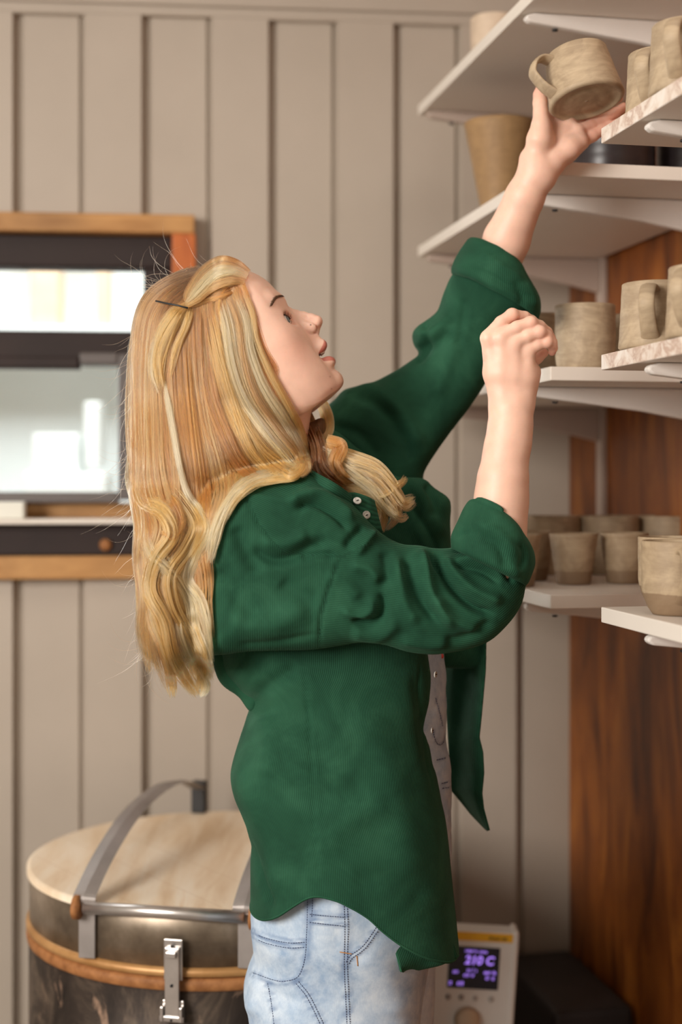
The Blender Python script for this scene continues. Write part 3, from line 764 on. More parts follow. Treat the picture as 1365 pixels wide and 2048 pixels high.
BX, BY = [-140, -60, 0, 60, 110, 150, 185, 215, 250], [92, 106, 109, 109, 106, 99, 86, 68, 55]
AX, AY = [-140, -60, 0, 60, 120, 185, 215], [95, 88, 84, 92, 112, 138, 150]
def cshift_of(v, w):
    B = smooth_interp(v, BX, BY); A = smooth_interp(v, AX, AY)
    q = np.clip(np.abs(w) / (B * 1.04), 0, 0.975); return B, A * (1 - np.sqrt(1 - q ** 2.05)), A, q
def face_dist(x, y, w):
    v = (x - 577) * d2[0] + (y - 615) * d2[1]
    B, cshift, A, qn = cshift_of(v, w)
    slope = A / B * qn / np.sqrt(1 - qn ** 2.05)
    lipz = sstep(70, 108, v) * (1 - sstep(122, 190, v)); cshift = cshift + 5.5 * np.clip(np.abs(w) / 38.0, 0, 1) ** 2 * (1 - sstep(32, 56, np.abs(w))) * lipz
    # dental arch: flatter front of the mouth
    x2 = x + f2[0] * cshift; y2 = y + f2[1] * cshift
    sl_ = samp(SD_L, x2, y2); sn = samp(SD_N, x2, y2)
    e0 = 8 + 13 * sstep(80, 118, v); t = sstep(0, 1, (np.abs(w) - e0) / 20.0)
    d = sl_ * (1 - t) + sn * t
    # keep mouth slit open towards its corner
    d = d / np.sqrt(1 + np.minimum(slope, 2.5) ** 2)
    return smax(d, np.abs(w) - B, 20.0)
gxb, gwb, gyb = np.broadcast_arrays(gx, gw, gy)
fd.f[...] = face_dist(gxb.astype(np.float32), gyb.astype(np.float32), gwb.astype(np.float32)) * PXM
q = lambda r: r * PXM
def HC(a, b_, ra, rb, k, op='add'): fd.cone(H(*a), H(*b_), q(ra), q(rb), q(k), op)
# nose
HC((578, 624), (592, 629), 8.5, 8.0, 9); HC((592, 629), (607, 633), 8.0, 9.0, 7); HC((607, 633), (622, 638), 9.0, 10.5, 6)
HC((622, 638.5), (633.5, 643), 10.8, 12.4, 5)
for sgn in (-1, 1):
    HC((580, 636, sgn * 7), (612, 655, sgn * 10), 9, 12, 9)
    HC((628, 647, sgn * 5), (633, 647, sgn * 5.5), 8.5, 8.5, 4)
    fd.ell(H(621, 658, sgn * 15.5), (q(12.5), q(7.5), q(10.5)), q(3.5))
    HC((612, 662, sgn * 17), (624, 669, sgn * 13), 4.5, 3.6, 4)
HC((637, 652), (634, 664), 5.0, 5.5, 5)
# brow ridge, cheekbones, jaw
for sgn in (-1, 1):
    HC((556, 608, sgn * 22), (541, 612, sgn * 58), 13, 14, 18)
    fd.ell(H(545, 688, sgn * 50), (q(46), q(34), q(46)), q(30))
    HC((636, 772, sgn * 22), (530, 792, sgn * 66), 14, 12, 30)
    fd.ell(H(625, 728, sgn * 37), (q(9), q(9), q(13)), q(14))
# eye sockets
for sgn in (-1, 1):
    fd.ell(H(580, 644, sgn * 48), (q(18), q(24), q(15)), q(10), op='sub')
# nostrils
for sgn in (-1, 1):
    R_ = np.array([[0.75, sgn * -0.1, 0.65], [0, 1, 0], [-0.65, 0, 0.75]])
    fd.ell(H(631.5, 662.5, sgn * 9.0), (q(8.0), q(3.8), q(4.2)), q(2.0), rot=R_, op='sub')
    # crease above the wing and nasolabial line
    pass
# eyelids: a sphere over the eyeball, opened by an almond
EYES = []
for sgn in (-1, 1):
    ec = H(564, 653, sgn * 41.5); R0 = q(20.6)
    fd.ell(ec, (R0, R0, R0), q(5.0))
    g2 = np.array([0.88, -0.475]); g = np.array([g2[0], -0.16, -g2[1]]); g /= np.linalg.norm(g)   # gaze
    hh = np.array([-0.12 * sgn * 1.0, 1.0 * 1.0, 0.0]); hh -= g * (hh @ g); hh /= np.linalg.norm(hh)
    vv = np.cross(hh, g); vv = vv if vv[0] < 0 else -vv                               # up on the face points back-left/up
    EYES.append((ec, g, hh, vv, sgn)); g0 = g
    out = np.array([0.0, sgn, 0.0]); g = g0 * 0.66 + out * 0.75; g /= np.linalg.norm(g); hh = hh - g * (hh @ g); hh /= np.linalg.norm(hh)
    Rb = R0 * 1.25; sl, x, y, z = fd.sub(ec - Rb, ec + Rb)
    X = x - ec[0]; Y = y - ec[1]; Z = z - ec[2]
    G_ = g[0] * X + g[1] * Y + g[2] * Z; Hh = hh[0] * X + hh[1] * Y + hh[2] * Z; Vv = vv[0] * X + vv[1] * Y + vv[2] * Z
    hn = Hh / q(20.0)
    prof_ = q(9.2) * (1 - hn ** 2)
    op = np.maximum(np.abs(Vv - q(0.6) * (1 - hn ** 2)) - prof_, -(G_ + q(2)))
    op = np.maximum(op, (q(16.0) - np.sqrt(X * X + Y * Y + Z * Z)))
    fd.f[sl] = np.maximum(fd.f[sl], -op * 0.7)
    # upper lid crease
    for t0 in np.linspace(-1, 1, 9):
        pc = ec + g * q(15.5) * math.cos(0.25) + hh * q(15.5) * t0 + vv * q(12.5 - 4.5 * t0 * t0)
        fd.ell(pc, (q(1.6),) * 3, q(3.0), op='sub')
# neck (front line traced at 611-620, 820-960)
HC((560, 770), (545, 930), 62, 58, 26); HC((578, 800, -14), (556, 960, -16), 44, 48, 20)
Vh, Qh = fd.mesh()
# --- tint of the head
hx_, hw_, hy_ = Vh[:, 0] / PXM + CX, (Vh[:, 1] - YH) / PXM, HY - (Vh[:, 2] - ZC) / PXM
SK = np.array([0.83, 0.555, 0.44]); 
tint = np.tile(SK, (len(Vh), 1))
def blend(t, col): 
    t = np.clip(t, 0, 1)[:, None]; tint[:] = tint * (1 - t) + np.array(col) * t
def gauss(cx, cy, cw, rx, ry=None, rw=None):
    ry = ry or rx; rw = rw or rx
    return np.exp(-(((hx_ - cx) / rx) ** 2 + ((hy_ - cy) / ry) ** 2 + ((hw_ - cw) / rw) ** 2))
for sgn in (-1, 1):
    blend(0.40 * gauss(588, 712, sgn * 70, 30, 34, 40), (0.74, 0.33, 0.24))
    blend(0.35 * gauss(586, 650, sgn * 28, 14, 10, 14), (0.66, 0.36, 0.27))
blend(0.40 * gauss(640, 645, 0, 14, 14, 16), (0.76, 0.33, 0.24))
blend(0.35 * gauss(684, 768, 0, 14, 16, 20), (0.74, 0.34, 0.25))
blend(0.30 * gauss(630, 672, 0, 12, 6, 20), (0.66, 0.28, 0.20))
# lips: a band along the mouth line, following the traced curve
v_ = (hx_ - 577) * d2[0] + (hy_ - 615) * d2[1]
_, cs, _a, _q = cshift_of(v_, hw_); cs = cs + 5.5 * np.clip(np.abs(hw_) / 38.0, 0, 1) ** 2 * (1 - sstep(32, 56, np.abs(hw_))) * sstep(70, 108, v_) * (1 - sstep(122, 190, v_))
mx, my = hx_ + f2[0] * cs, hy_ + f2[1] * cs          # position on the mid profile
vm = (mx - 577) * d2[0] + (my - 615) * d2[1]; um = (mx - 577) * f2[0] + (my - 615) * f2[1]
wn_ = np.clip(np.abs(hw_) / 36.0, 0, 1)
uptop = 91 + 26 * wn_ ** 2.0; lobot = 149 - 17 * wn_ ** 2.2
lipm = sstep(0, 2.5, vm - uptop) * sstep(0, 3.0, lobot - vm) * sstep(1.0, 0.93, np.abs(hw_) / 37.0 + 0.0 * vm) * (um > -34)
blend(0.9 * lipm, (0.52, 0.15, 0.115))
# inside of the mouth
inm = sstep(1.0, 5.0, np.minimum.reduce([um * 0 + 40, 100 + um * 0])) * 0
depth_in = samp(SD_N, mx.astype(np.float32), my.astype(np.float32))
blend(sstep(-3.0, -9.0, depth_in) * (vm > 95) * (vm < 135) * (np.abs(hw_) < 40), (0.10, 0.02, 0.016))
# freckle/mole
for (a_, b_, w__, r_) in ((661, 757, -22, 1.7), (664, 781, -18, 1.6)):
    blend(0.55 * np.exp(-(((hx_ - a_) / r_) ** 2 + ((hy_ - b_) / r_) ** 2)) * (hw_ < 0), (0.42, 0.15, 0.10))

# ---- hands and arms
def arm_field(lo, hi, res=0.0011): return Field(lo, hi, res)
def chain(fld, pts, Y0, k):
    """pts: (px, py, dY metres, radius px at Y0)"""
    W_ = [(Pn(a, b_, Y0 + dy), r * Y0 / F) for a, b_, dy, r in pts]
    for (p0, r0), (p1, r1) in zip(W_, W_[1:]): fld.cone(p0, p1, r0, r1, k)
YR = 1.62
lo = np.array([Pn(915, 1200, YR)[0], YR - 0.06, Pn(0, 1190, YR)[2]]); hi = np.array([Pn(1135, 0, YR)[0], YR + 0.07, Pn(0, 600, YR)[2]])
fr = arm_field(lo, hi, 0.0010)
# forearm, two cones side by side make the oval section
chain(fr, [(1000, 1120, 0.012, 42), (1003, 1000, 0.0, 50), (1012, 915, 0.0, 45), (1022, 850, 0, 37), (1024, 820, 0, 35)], YR, 0.006)
chain(fr, [(1000, 1070, 0.0, 54), (1006, 960, -0.004, 50)], YR, 0.008)
chain(fr, [(1008, 880, 0, 32), (1006, 820, 0.002, 23)], YR, 0.012)
chain(fr, [(1031, 880, 0, 31), (1041, 825, 0.002, 23)], YR, 0.012)
# palm block
mcp = [(978, 678, -0.001, 15.5), (1004, 676, -0.006, 15.5), (1029, 688, -0.006, 15), (1057, 700, -0.002, 14)]
wr = [(1000, 815, 0.004, 20), (1012, 815, 0.000, 20), (1032, 815, 0.000, 20), (1045, 812, 0.003, 20)]
for (a, b_) in zip(wr, mcp): chain(fr, [a, ((a[0] + b_[0]) / 2, (a[1] + b_[1]) / 2, (a[2] + b_[2]) / 2 + 0.001, 20.3), b_], YR, 0.0078)
# palm mass on the far side
chain(fr, [(1015, 800, 0.014, 26), (1005, 720, 0.014, 24), (1040, 715, 0.014, 22)], YR, 0.010)
chain(fr, [(1046, 800, 0.010, 24), (1062, 745, 0.012, 21)], YR, 0.010)
fing = [
    [(977, 675, -0.001, 15), (1003, 645, -0.001, 13.2), (1025, 630, 0.002, 12.8), (1050, 634, 0.010, 11.5), (1064, 641, 0.018, 10.5), (1079, 650, 0.026, 8.8)],
    [(1004, 673, -0.006, 15), (1035, 655, -0.008, 13.2), (1062, 646, -0.007, 12.8), (1080, 652, 0.002, 11.5), (1095, 664, 0.012, 10.5), (1104, 676, 0.019, 8.8)],
    [(1029, 685, -0.006, 14.5), (1056, 672, -0.009, 13), (1080, 664, -0.009, 12.5), (1094, 671, -0.002, 11.2), (1105, 684, 0.006, 10), (1108, 693, 0.013, 8.6)],
    [(1057, 697, -0.002, 13.5), (1076, 689, -0.005, 12), (1095, 684, -0.005, 11.2), (1103, 689, 0.000, 10), (1107, 696, 0.006, 9), (1105, 704, 0.012, 8)],
]
for fp in fing:
    fl = fr.like()
    chain(fl, fp, YR, 0.002)
    # knuckle swellings
    for j in (2,):
        p = fp[j]; fl.ell(Pn(p[0], p[1], YR + p[2] - 0.001), (p[3] * 1.0 * YR / F,) * 3, 0.003)
    fr.f = smin(fr.f, fl.f, 0.0024)
for m_ in mcp: fr.ell(Pn(m_[0] + 1, m_[1] - 1, YR + m_[2] - 0.0032), (0.0068, 0.0056, 0.0068), 0.008)
chain(fr, [(1000, 800, 0.018, 20), (1020, 765, 0.028, 17), (1050, 735, 0.034, 14), (1074, 716, 0.034, 12), (1088, 706, 0.030, 10)], YR, 0.004)
Vr, Qr = fr.mesh()

YL = 1.80
lo = np.array([Pn(900, 0, YL)[0], YL - 0.06, Pn(0, 700, YL)[2]]); hi = np.array([Pn(1275, 0, YL)[0], YL + 0.12, Pn(0, 150, YL)[2]])
fl_ = arm_field(lo, hi, 0.0011)
chain(fl_, [(956, 640, 0.110, 18), (974, 592, 0.090, 28), (992, 546, 0.055, 44), (1014, 480, 0.035, 47), (1050, 395, 0.012, 39), (1078, 335, 0.002, 35)], YL, 0.006)
chain(fl_, [(1072, 350, 0.0, 28), (1066, 318, 0.0, 26)], YL, 0.010); chain(fl_, [(1086, 352, 0.002, 28), (1100, 330, 0.004, 26)], YL, 0.010)
# palm: from wrist to the finger roots
mc = [(1112, 232, 0.012, 17), (1138, 248, 0.010, 17), (1156, 264, 0.006, 16.5), (1164, 284, 0.003, 15.5)]
wl = [(1070, 318, 0.004, 20), (1082, 322, 0.004, 22), (1094, 326, 0.004, 22), (1106, 330, 0.004, 20)]
for (a, b_) in zip(wl, mc): chain(fl_, [a, ((a[0] + b_[0]) / 2, (a[1] + b_[1]) / 2, 0.009, 18), b_], YL, 0.007)
chain(fl_, [(1090, 300, 0.006, 22), (1118, 272, 0.012, 22)], YL, 0.01)
chain(fl_, [(1112, 318, -0.004, 19), (1142, 294, -0.003, 18), (1158, 282, -0.001, 15)], YL, 0.009)      # heel under the little finger
chain(fl_, [(1074, 314, -0.004, 18), (1080, 280, -0.009, 24), (1084, 256, -0.010, 21)], YL, 0.008)        # thenar
th = fl_.like()
chain(th, [(1082, 268, -0.008, 19), (1083, 246, -0.010, 17.5), (1082, 224, -0.008, 14.5), (1081, 206, -0.005, 14.2), (1081, 190, -0.001, 13.5), (1083, 177, 0.003, 11)], YL, 0.003)
fl_.f = smin(fl_.f, th.f, 0.004)
fing2 = [
    [(1114, 230, 0.012, 15), (1136, 214, 0.036, 13), (1162, 196, 0.058, 12), (1186, 180, 0.064, 10.5), (1204, 168, 0.060, 8.5)],
    [(1138, 247, 0.010, 15), (1166, 236, 0.026, 13.5), (1196, 222, 0.040, 12.5), (1220, 208, 0.048, 11), (1238, 196, 0.048, 9)],
    [(1156, 263, 0.006, 14.5), (1182, 252, 0.014, 13), (1210, 240, 0.020, 12), (1232, 226, 0.024, 10.5), (1248, 214, 0.024, 8.8)],
    [(1164, 283, 0.003, 13.5), (1186, 272, 0.008, 12), (1206, 260, 0.012, 10.5), (1222, 252, 0.014, 9.5), (1234, 246, 0.014, 8)],
]
for fp in fing2:
    g_ = fl_.like()
    chain(g_, fp, YL, 0.002); fl_.f = smin(fl_.f, g_.f, 0.0018)
Vl, Ql = fl_.mesh()

# hidden core that carries the parts on: torso, upper arms, back of the head, all one coarse surface
co = Field((Pn(380, 0, 1.8)[0], 1.50, ZC - 0.62), (Pn(1060, 0, 1.7)[0], 2.08, ZC + 0.28), 0.005)
co.ell(H(440, 670), (q(100), q(84), q(105)), 0.03)
co.cone(H(540, 780), H(530, 970), q(56), q(58), 0.02)
co.cone(Pn(560, 1070, 1.76), Pn(620, 1240, 1.76), 0.060, 0.070, 0.04); co.cone(Pn(640, 1240, 1.77), Pn(690, 1600, 1.77), 0.070, 0.075, 0.04)
co.cone(Pn(520, 1090, 1.67), Pn(560, 1080, 1.86), 0.040, 0.045, 0.04)
co.cone(Pn(530, 1130, 1.66), Pn(950, 1200, 1.645), 0.034, 0.026, 0.015); co.cone(Pn(950, 1200, 1.645), Pn(1000, 1120, 1.63), 0.026, 0.026, 0.015)
co.cone(Pn(720, 900, 1.90), Pn(880, 760, 1.90), 0.030, 0.028, 0.02); co.cone(Pn(880, 760, 1.90), Pn(985, 560, 1.87), 0.028, 0.026, 0.02); co.cone(Pn(640, 1060, 1.82), Pn(720, 900, 1.90), 0.03, 0.03, 0.02)
Vc, Qc = co.mesh()
allV = np.concatenate([Vh, Vr, Vl, Vc]); allQ = np.concatenate([Qh, Qr + len(Vh), Ql + len(Vh) + len(Vr), Qc + len(Vh) + len(Vr) + len(Vl)])
tint2 = np.tile(SK * np.array([1.0, 0.98, 0.97]), (len(Vr) + len(Vl) + len(Vc), 1))
# redder knuckles and finger tips
def red(V_, tt, off, p, r, s):
    d_ = np.linalg.norm(V_ - np.array(p), axis=1); t = (s * np.exp(-(d_ / r) ** 2))[:, None]
    tt[off:off + len(V_)] = tt[off:off + len(V_)] * (1 - t) + np.array([0.76, 0.33, 0.24]) * t
for fp in fing:
    red(Vr, tint2, 0, Pn(fp[2][0], fp[2][1], YR + fp[2][2]), 0.012, 0.30); red(Vr, tint2, 0, Pn(fp[-1][0], fp[-1][1], YR + fp[-1][2]), 0.012, 0.5)
for fp in fing2: red(Vl, tint2, len(Vr), Pn(fp[-1][0], fp[-1][1], YL + fp[-1][2]), 0.018, 0.6); red(Vl, tint2, len(Vr), Pn(fp[1][0], fp[1][1], YL + fp[1][2]), 0.015, 0.4)
red(Vl, tint2, len(Vr), Pn(1083, 177, YL), 0.014, 0.65)
red(Vr, tint2, 0, Pn(990, 768, YR - 0.02), 0.0015, 0.0)
tint_all = np.concatenate([tint, tint2]); tint_all = np.hstack([tint_all, np.ones((len(tint_all), 1))])
body = mesh_np('body', allV, allQ[:, ::-1], skin_m, person, attrs={'tint': ('FLOAT_COLOR', tint_all)})
sm = body.modifiers.new('smooth', 'SMOOTH'); sm.factor = 0.5; sm.iterations = 2

# eyes, lashes, brow, teeth, stud
iris_m, nt, b = nodemat('eye')
at = nt.nodes.new('ShaderNodeAttribute'); at.attribute_name = 'tint'; nt.links.new(at.outputs['Color'], b.inputs['Base Color']); b.inputs['Roughness'].default_value = 0.08
lash_m = mottled('lash_mascara', [(0.006, 0.004, 0.004), (0.012, 0.008, 0.007)], 5, 0.5)
brow_m = mottled('brow_hair', [(0.09, 0.045, 0.022), (0.15, 0.075, 0.035)], 30, 0.6)
for ec, g, hh, vv, sgn in EYES:
    hh_i = hh
    n1, n2_ = 40, 32; V = []; T = []
    for i in range(n2_ + 1):
        th_ = math.pi * i / n2_
        for j in range(n1):
            ph = 2 * math.pi * j / n1
            p = g * math.cos(th_) + (hh * math.cos(ph) + vv * math.sin(ph)) * math.sin(th_)
            r = q(19.2) * (1 + 0.05 * math.exp(-(th_ / 0.35) ** 2))
            V.append(ec + p * r)
            T.append((0.012, 0.01, 0.01, 1) if th_ < 0.17 else (0.16, 0.20, 0.21, 1) if th_ < 0.47 else (0.05, 0.06, 0.07, 1) if th_ < 0.53 else (0.72, 0.66, 0.62, 1))
    Fc = [(i * n1 + j, (i + 1) * n1 + j, (i + 1) * n1 + (j + 1) % n1, i * n1 + (j + 1) % n1) for i in range(n2_) for j in range(n1)]
    mesh_np('eye', V, Fc, iris_m, person, attrs={'tint': ('FLOAT_COLOR', T)})
    out = np.array([0.0, sgn, 0.0]); g = g * 0.66 + out * 0.75; g /= np.linalg.norm(g); hh = hh - g * (hh @ g); hh /= np.linalg.norm(hh)
    parts = []
    for side, cnt, Ln in ((1, 20, 12.0), (-1, 14, 3.5)):
        for k in range(cnt):
            t = -1 + 2 * (k + 0.5) / cnt; t *= 0.96
            a = ec + g * q(12) + hh * q(16) * t + vv * (q(0.6) * (1 - t * t) + side * q(8.8) * (1 - t * t)); 
            dd = (a - ec); dd = dd / np.linalg.norm(dd); a = ec + dd * q(20.8)
            L_ = q(Ln) * (0.75 + 0.25 * math.sin(k * 2.3)) * (1 - 0.25 * abs(t))
            o1 = g * 0.9 + hh * t * 0.75 + vv * side * 0.15; o2 = g * 0.15 + hh * t * 0.9 + vv * side * 1.1
            o1 /= np.linalg.norm(o1); o2 /= np.linalg.norm(o2)
            pth = catmull(np.array([a, a + o1 * L_ * 0.45, a + o1 * L_ * 0.62 + o2 * L_ * 0.42]), 6)
            parts.append(tube_arrays(pth, np.linspace(q(0.75), q(0.2), 6), 4))
    # dark lid line
    ln = [ec + (lambda w__: w__ / np.linalg.norm(w__))(g * q(13) + hh * q(16) * t + vv * q(9.6) * (1 - t * t)) * q(20.9) for t in np.linspace(-0.95, 0.95, 16)]
    parts.append(tube_arrays(ln, q(0.9), 5))
    V, Fc = merge(parts); mesh_np('eyelashes', V, Fc, lash_m, person)
# brow: short hairs laid on the brow ridge; seat them on the skin by nearest vertex
def seat(p):
    s_ = 1 if p[1] > YH else -1
    d_ = np.maximum(np.abs(Vh[:, 0] - p[0]), np.abs(Vh[:, 2] - p[2])); m_ = (d_ < q(2.0)) & ((Vh[:, 1] - YH) * s_ > 0)
    if not m_.any(): return p
    c_ = np.argwhere(m_)[:, 0]; i = c_[np.argmax((Vh[c_, 1] - YH) * s_)]; return np.array([p[0], Vh[i, 1], p[2]])
rng = np.random.RandomState(5)
for sgn in (-1, 1):
    parts = []
    bl = catmull(np.array([(567, 598, 17), (560, 602, 30), (553, 610, 44), (548, 622, 56)], float), 60)
    for k in range(150):
        u_ = rng.rand() ** 0.8; i = int(u_ * 59); c_ = bl[i]; wd = 5.0 * (1 - 0.75 * u_)
        o_ = rng.randn(2) * wd * 0.5
        p = H(c_[0] + o_[0] * 0.8 , c_[1] - o_[0] * 0.2 + o_[1] * .3, sgn * (c_[2] + o_[1] * 0.6)); 
        p = seat(p) 
        nrm = np.array([0.5, 0.75 * sgn, 0.35]); nrm /= np.linalg.norm(nrm)
        dr = np.array([-0.55, sgn * 0.75, 0.25 - 0.8 * u_]); dr /= np.linalg.norm(dr)
        L_ = q(7 + 3 * rng.rand())
        pth = np.array([p - nrm * q(.5), p + nrm * q(0.9) + dr * L_ * .5, p + nrm * q(0.6) + dr * L_])
        parts.append(tube_arrays(pth, [q(.55), q(.5), q(.15)], 3))
    V, Fc = merge(parts); mesh_np('eyebrow', V, Fc, brow_m, person)
teeth_m = mottled('teeth', [(0.80, 0.72, 0.60), (0.84, 0.77, 0.66)], 20, 0.25)
tp = []
for k in range(8):
    w_ = (k - 3.5) * 5.6; bk = 0.016 * w_ * w_
    x_, y_ = 646.5 - bk * f2[0], 702.5 - bk * f2[1] 
    tp.append(tube_arrays(np.array([H(x_ - 5, y_ - 6, w_), H(x_, y_, w_), H(x_ + 2.6, y_ + 3.6, w_)]), [q(2.9), q(3.1), q(1.6)], 10))
V, Fc = merge(tp); mesh_np('teeth', V, Fc, teeth_m, person)
sp = seat(H(622, 652, -26)); V, Fc = lathe_arrays([(0, -0.0008), (0.0008, -0.0006), (0.0008, 0.0002), (0, 0.0006)], 12)
mesh_np('nose_stud', [tuple(sp + np.array([v[0], -v[2] - 0.0002, v[1]])) for v in V], Fc, M['steel'], person)
# ------------------------------------------------------------------ cloth
from mathutils import noise as mnoise
def corduroy():
    m, nt, b = nodemat('green_corduroy')
    a = nt.nodes.new('ShaderNodeAttribute'); a.attribute_name = 'rib'
    v = coords(nt); n1 = noise(nt, v, 14, 4, 0.6, 0.6); n2 = noise(nt, v, 260, 3, 0.6)
    w1 = N(nt, 'ShaderNodeMath', operation='MULTIPLY_ADD'); nt.links.new(n2, w1.inputs[0]); w1.inputs[1].default_value = 0.0007; nt.links.new(a.outputs['Fac'], w1.inputs[2])
    mu = N(nt, 'ShaderNodeMath', operation='MULTIPLY'); nt.links.new(w1.outputs[0], mu.inputs[0]); mu.inputs[1].default_value = 2 * math.pi / 0.0021
    sn = N(nt, 'ShaderNodeMath', operation='SINE'); nt.links.new(mu.outputs[0], sn.inputs[0])
    rm = N(nt, 'ShaderNodeMapRange'); nt.links.new(sn.outputs[0], rm.inputs[0]); rm.inputs[1].default_value = -1.0; rm.inputs[2].default_value = 0.4
    c1 = ramp(nt, [(0.3, (0.009, 0.054, 0.028)), (0.5, (0.015, 0.078, 0.041)), (0.68, (0.025, 0.108, 0.058))], n1)
    c = mix(nt, rm.outputs[0], mix(nt, 1.0, c1, (0.60, 0.62, 0.64), 'MULTIPLY'), c1)  # grooves coloured darker, standing for shadow in the pile
    nt.links.new(c, b.inputs['Base Color']); b.inputs['Roughness'].default_value = 0.85
    b.inputs['Sheen Weight'].default_value = 0.10; b.inputs['Sheen Roughness'].default_value = 0.4; b.inputs['Sheen Tint'].default_value = (0.35, 0.75, 0.5, 1)
    b.inputs['Specular IOR Level'].default_value = 0.2
    bump(nt, b, sn.outputs[0], 0.4, 0.0004); return m
M['cord'] = corduroy()
def seg_dist(px, py, pl):
    """distance of points to a polyline, and 0..1 position along it"""
    best = np.full(px.shape, 1e9); pos = np.zeros(px.shape); side = np.zeros(px.shape)
    pl = np.asarray(pl, float); L = np.concatenate([[0], np.cumsum(np.linalg.norm(np.diff(pl, axis=0), axis=1))]); T = L[-1]
    for i in range(len(pl) - 1):
        a = pl[i]; e = pl[i + 1] - a; wx = px - a[0]; wy = py - a[1]
        t = np.clip((wx * e[0] + wy * e[1]) / (e @ e), 0, 1); d = np.hypot(wx - e[0] * t, wy - e[1] * t)
        m_ = d < best; best = np.where(m_, d, best); pos = np.where(m_, (L[i] + t * np.linalg.norm(e)) / T, pos)
        side = np.where(m_, np.sign(e[0] * wy - e[1] * wx), side)
    return best, pos, side
def to_px(V):
    return CX + V[:, 0] / V[:, 1] * F, HY - (V[:, 2] - ZC) / V[:, 1] * F
def normals(V, Q):
    nrm = np.zeros_like(V); a = V[Q[:, 1]] - V[Q[:, 0]]; b_ = V[Q[:, 3]] - V[Q[:, 0]]; fn = np.cross(a, b_)
    for k in range(4): np.add.at(nrm, Q[:, k], fn)
    return nrm / (np.linalg.norm(nrm, axis=1)[:, None] + 1e-12)
def folds(V, Nn, strokes, face=-1):
    """strokes: (points px, width px, height mm, skew). Raise or sink the cloth along its normal under each traced fold."""
    px, py = to_px(V); fr_ = np.clip(Nn[:, 1] * face * 1.6 + 0.25, 0, 1)
    h = np.zeros(len(V))
    for st in strokes:
        pl, wd, ht = st[0], st[1], st[2]; skew = st[3] if len(st) > 3 else 0.0
        plc = catmull(pl, max(12, len(pl) * 5)) if len(pl) > 2 else np.array(pl, float)
        x0, y0 = plc.min(0) - 4 * wd; x1, y1 = plc.max(0) + 4 * wd
        s_ = (px > x0) & (px < x1) & (py > y0) & (py < y1)
        if not s_.any(): continue
        d, pos, side = seg_dist(px[s_], py[s_], plc)
        w_ = wd * (1 + skew * side)
        en = sstep(0, 0.16, pos) * (1 - sstep(0.84, 1, pos)) * 0.9 + 0.1
        h[s_] += ht * 0.001 * np.exp(-(d / w_) ** 2) * en
    return V + Nn * (h * fr_)[:, None]
def wrinkle(V, Nn, amp, sc, seed=0.0, squash=(1, 1, 1)):
    P_ = V * np.array(squash) * sc + seed
    h = np.array([mnoise.noise(Vector(p)) + 0.5 * mnoise.noise(Vector(p) * 2.1) for p in P_])
    return V + Nn * (h * amp)[:, None]
def puff(poly, Yd, Rpx, res=0.0028, flat=0.0, lift=None, k=0.0, depth=1.0):
    """closed cloth volume with a traced outline at depth Yd; the edge rounds over Rpx. poly in picture px."""
    s = Yd / F; P_ = np.array(poly, float)
    x0, y0 = P_.min(0) - 8; x1, y1 = P_.max(0) + 8
    Wd = (x1 - x0, y1 - y0); st = 1.0
    X = np.arange(x0, x1, st); Y = np.arange(y0, y1, st)
    gx_, gy_ = np.meshgrid(X, Y, indexing='ij'); d = np.full(gx_.shape, 1e9); ins = np.zeros(gx_.shape, bool)
    for i in range(len(P_)):
        a = P_[i]; b_ = P_[(i + 1) % len(P_)]; e = b_ - a; L2 = e @ e
        if L2 == 0: continue
        wx = gx_ - a[0]; wy = gy_ - a[1]; t = np.clip((wx * e[0] + wy * e[1]) / L2, 0, 1)
        d = np.minimum(d, (wx - e[0] * t) ** 2 + (wy - e[1] * t) ** 2)
        c1 = (a[1] > gy_) != (b_[1] > gy_); xi = a[0] + (gy_ - a[1]) * e[0] / (e[1] if e[1] else 1e-9); ins ^= c1 & (gx_ < xi)
    sd = np.sqrt(d) * np.where(ins, -1, 1)
    # soften the medial ridge
    for _ in range(int(Rpx * 0.25)):
        sm_ = sd.copy(); sm_[1:-1, 1:-1] = (sd[1:-1, 1:-1] * 2 + sd[:-2, 1:-1] + sd[2:, 1:-1] + sd[1:-1, :-2] + sd[1:-1, 2:]) / 6
        t = sstep(0.06, 0.5, -sd / Rpx); sd = sd * (1 - t) + sm_ * t
    fld = Field((( x0 - CX) * s, Yd - (Rpx * depth + flat + 12) * s, ZC - (y1 - HY) * s), ((x1 - CX) * s, Yd + (Rpx * depth + flat + 12) * s, ZC - (y0 - HY) * s), res)
    fx = fld.ax[0] / s + CX; fy = HY - (fld.ax[2] - ZC) / s
    u = np.clip((fx - x0) / st, 0, sd.shape[0] - 1.001); v = np.clip((fy - y0) / st, 0, sd.shape[1] - 1.001)
    i = u.astype(int)[:, None]; j = v.astype(int)[None, :]; uu = (u - u.astype(int))[:, None]; vv_ = (v - v.astype(int))[None, :]
    g = sd[i, j] * (1 - uu) * (1 - vv_) + sd[i + 1, j] * uu * (1 - vv_) + sd[i, j + 1] * (1 - uu) * vv_ + sd[i + 1, j + 1] * uu * vv_
    g = g[:, None, :]; w = np.maximum(0, np.abs((fld.ax[1] - Yd) / s) - flat)[None, :, None] / depth
    fld.f = ((np.sqrt(np.maximum(g + Rpx, 0) ** 2 + w ** 2) - Rpx) * s).astype(np.float32)
    return fld
def sm_poly(p, n=None): 
    p = np.array(p, float); q_ = np.vstack([p, p[:1]]); return catmull(q_, n or len(p) * 5)[:-1]
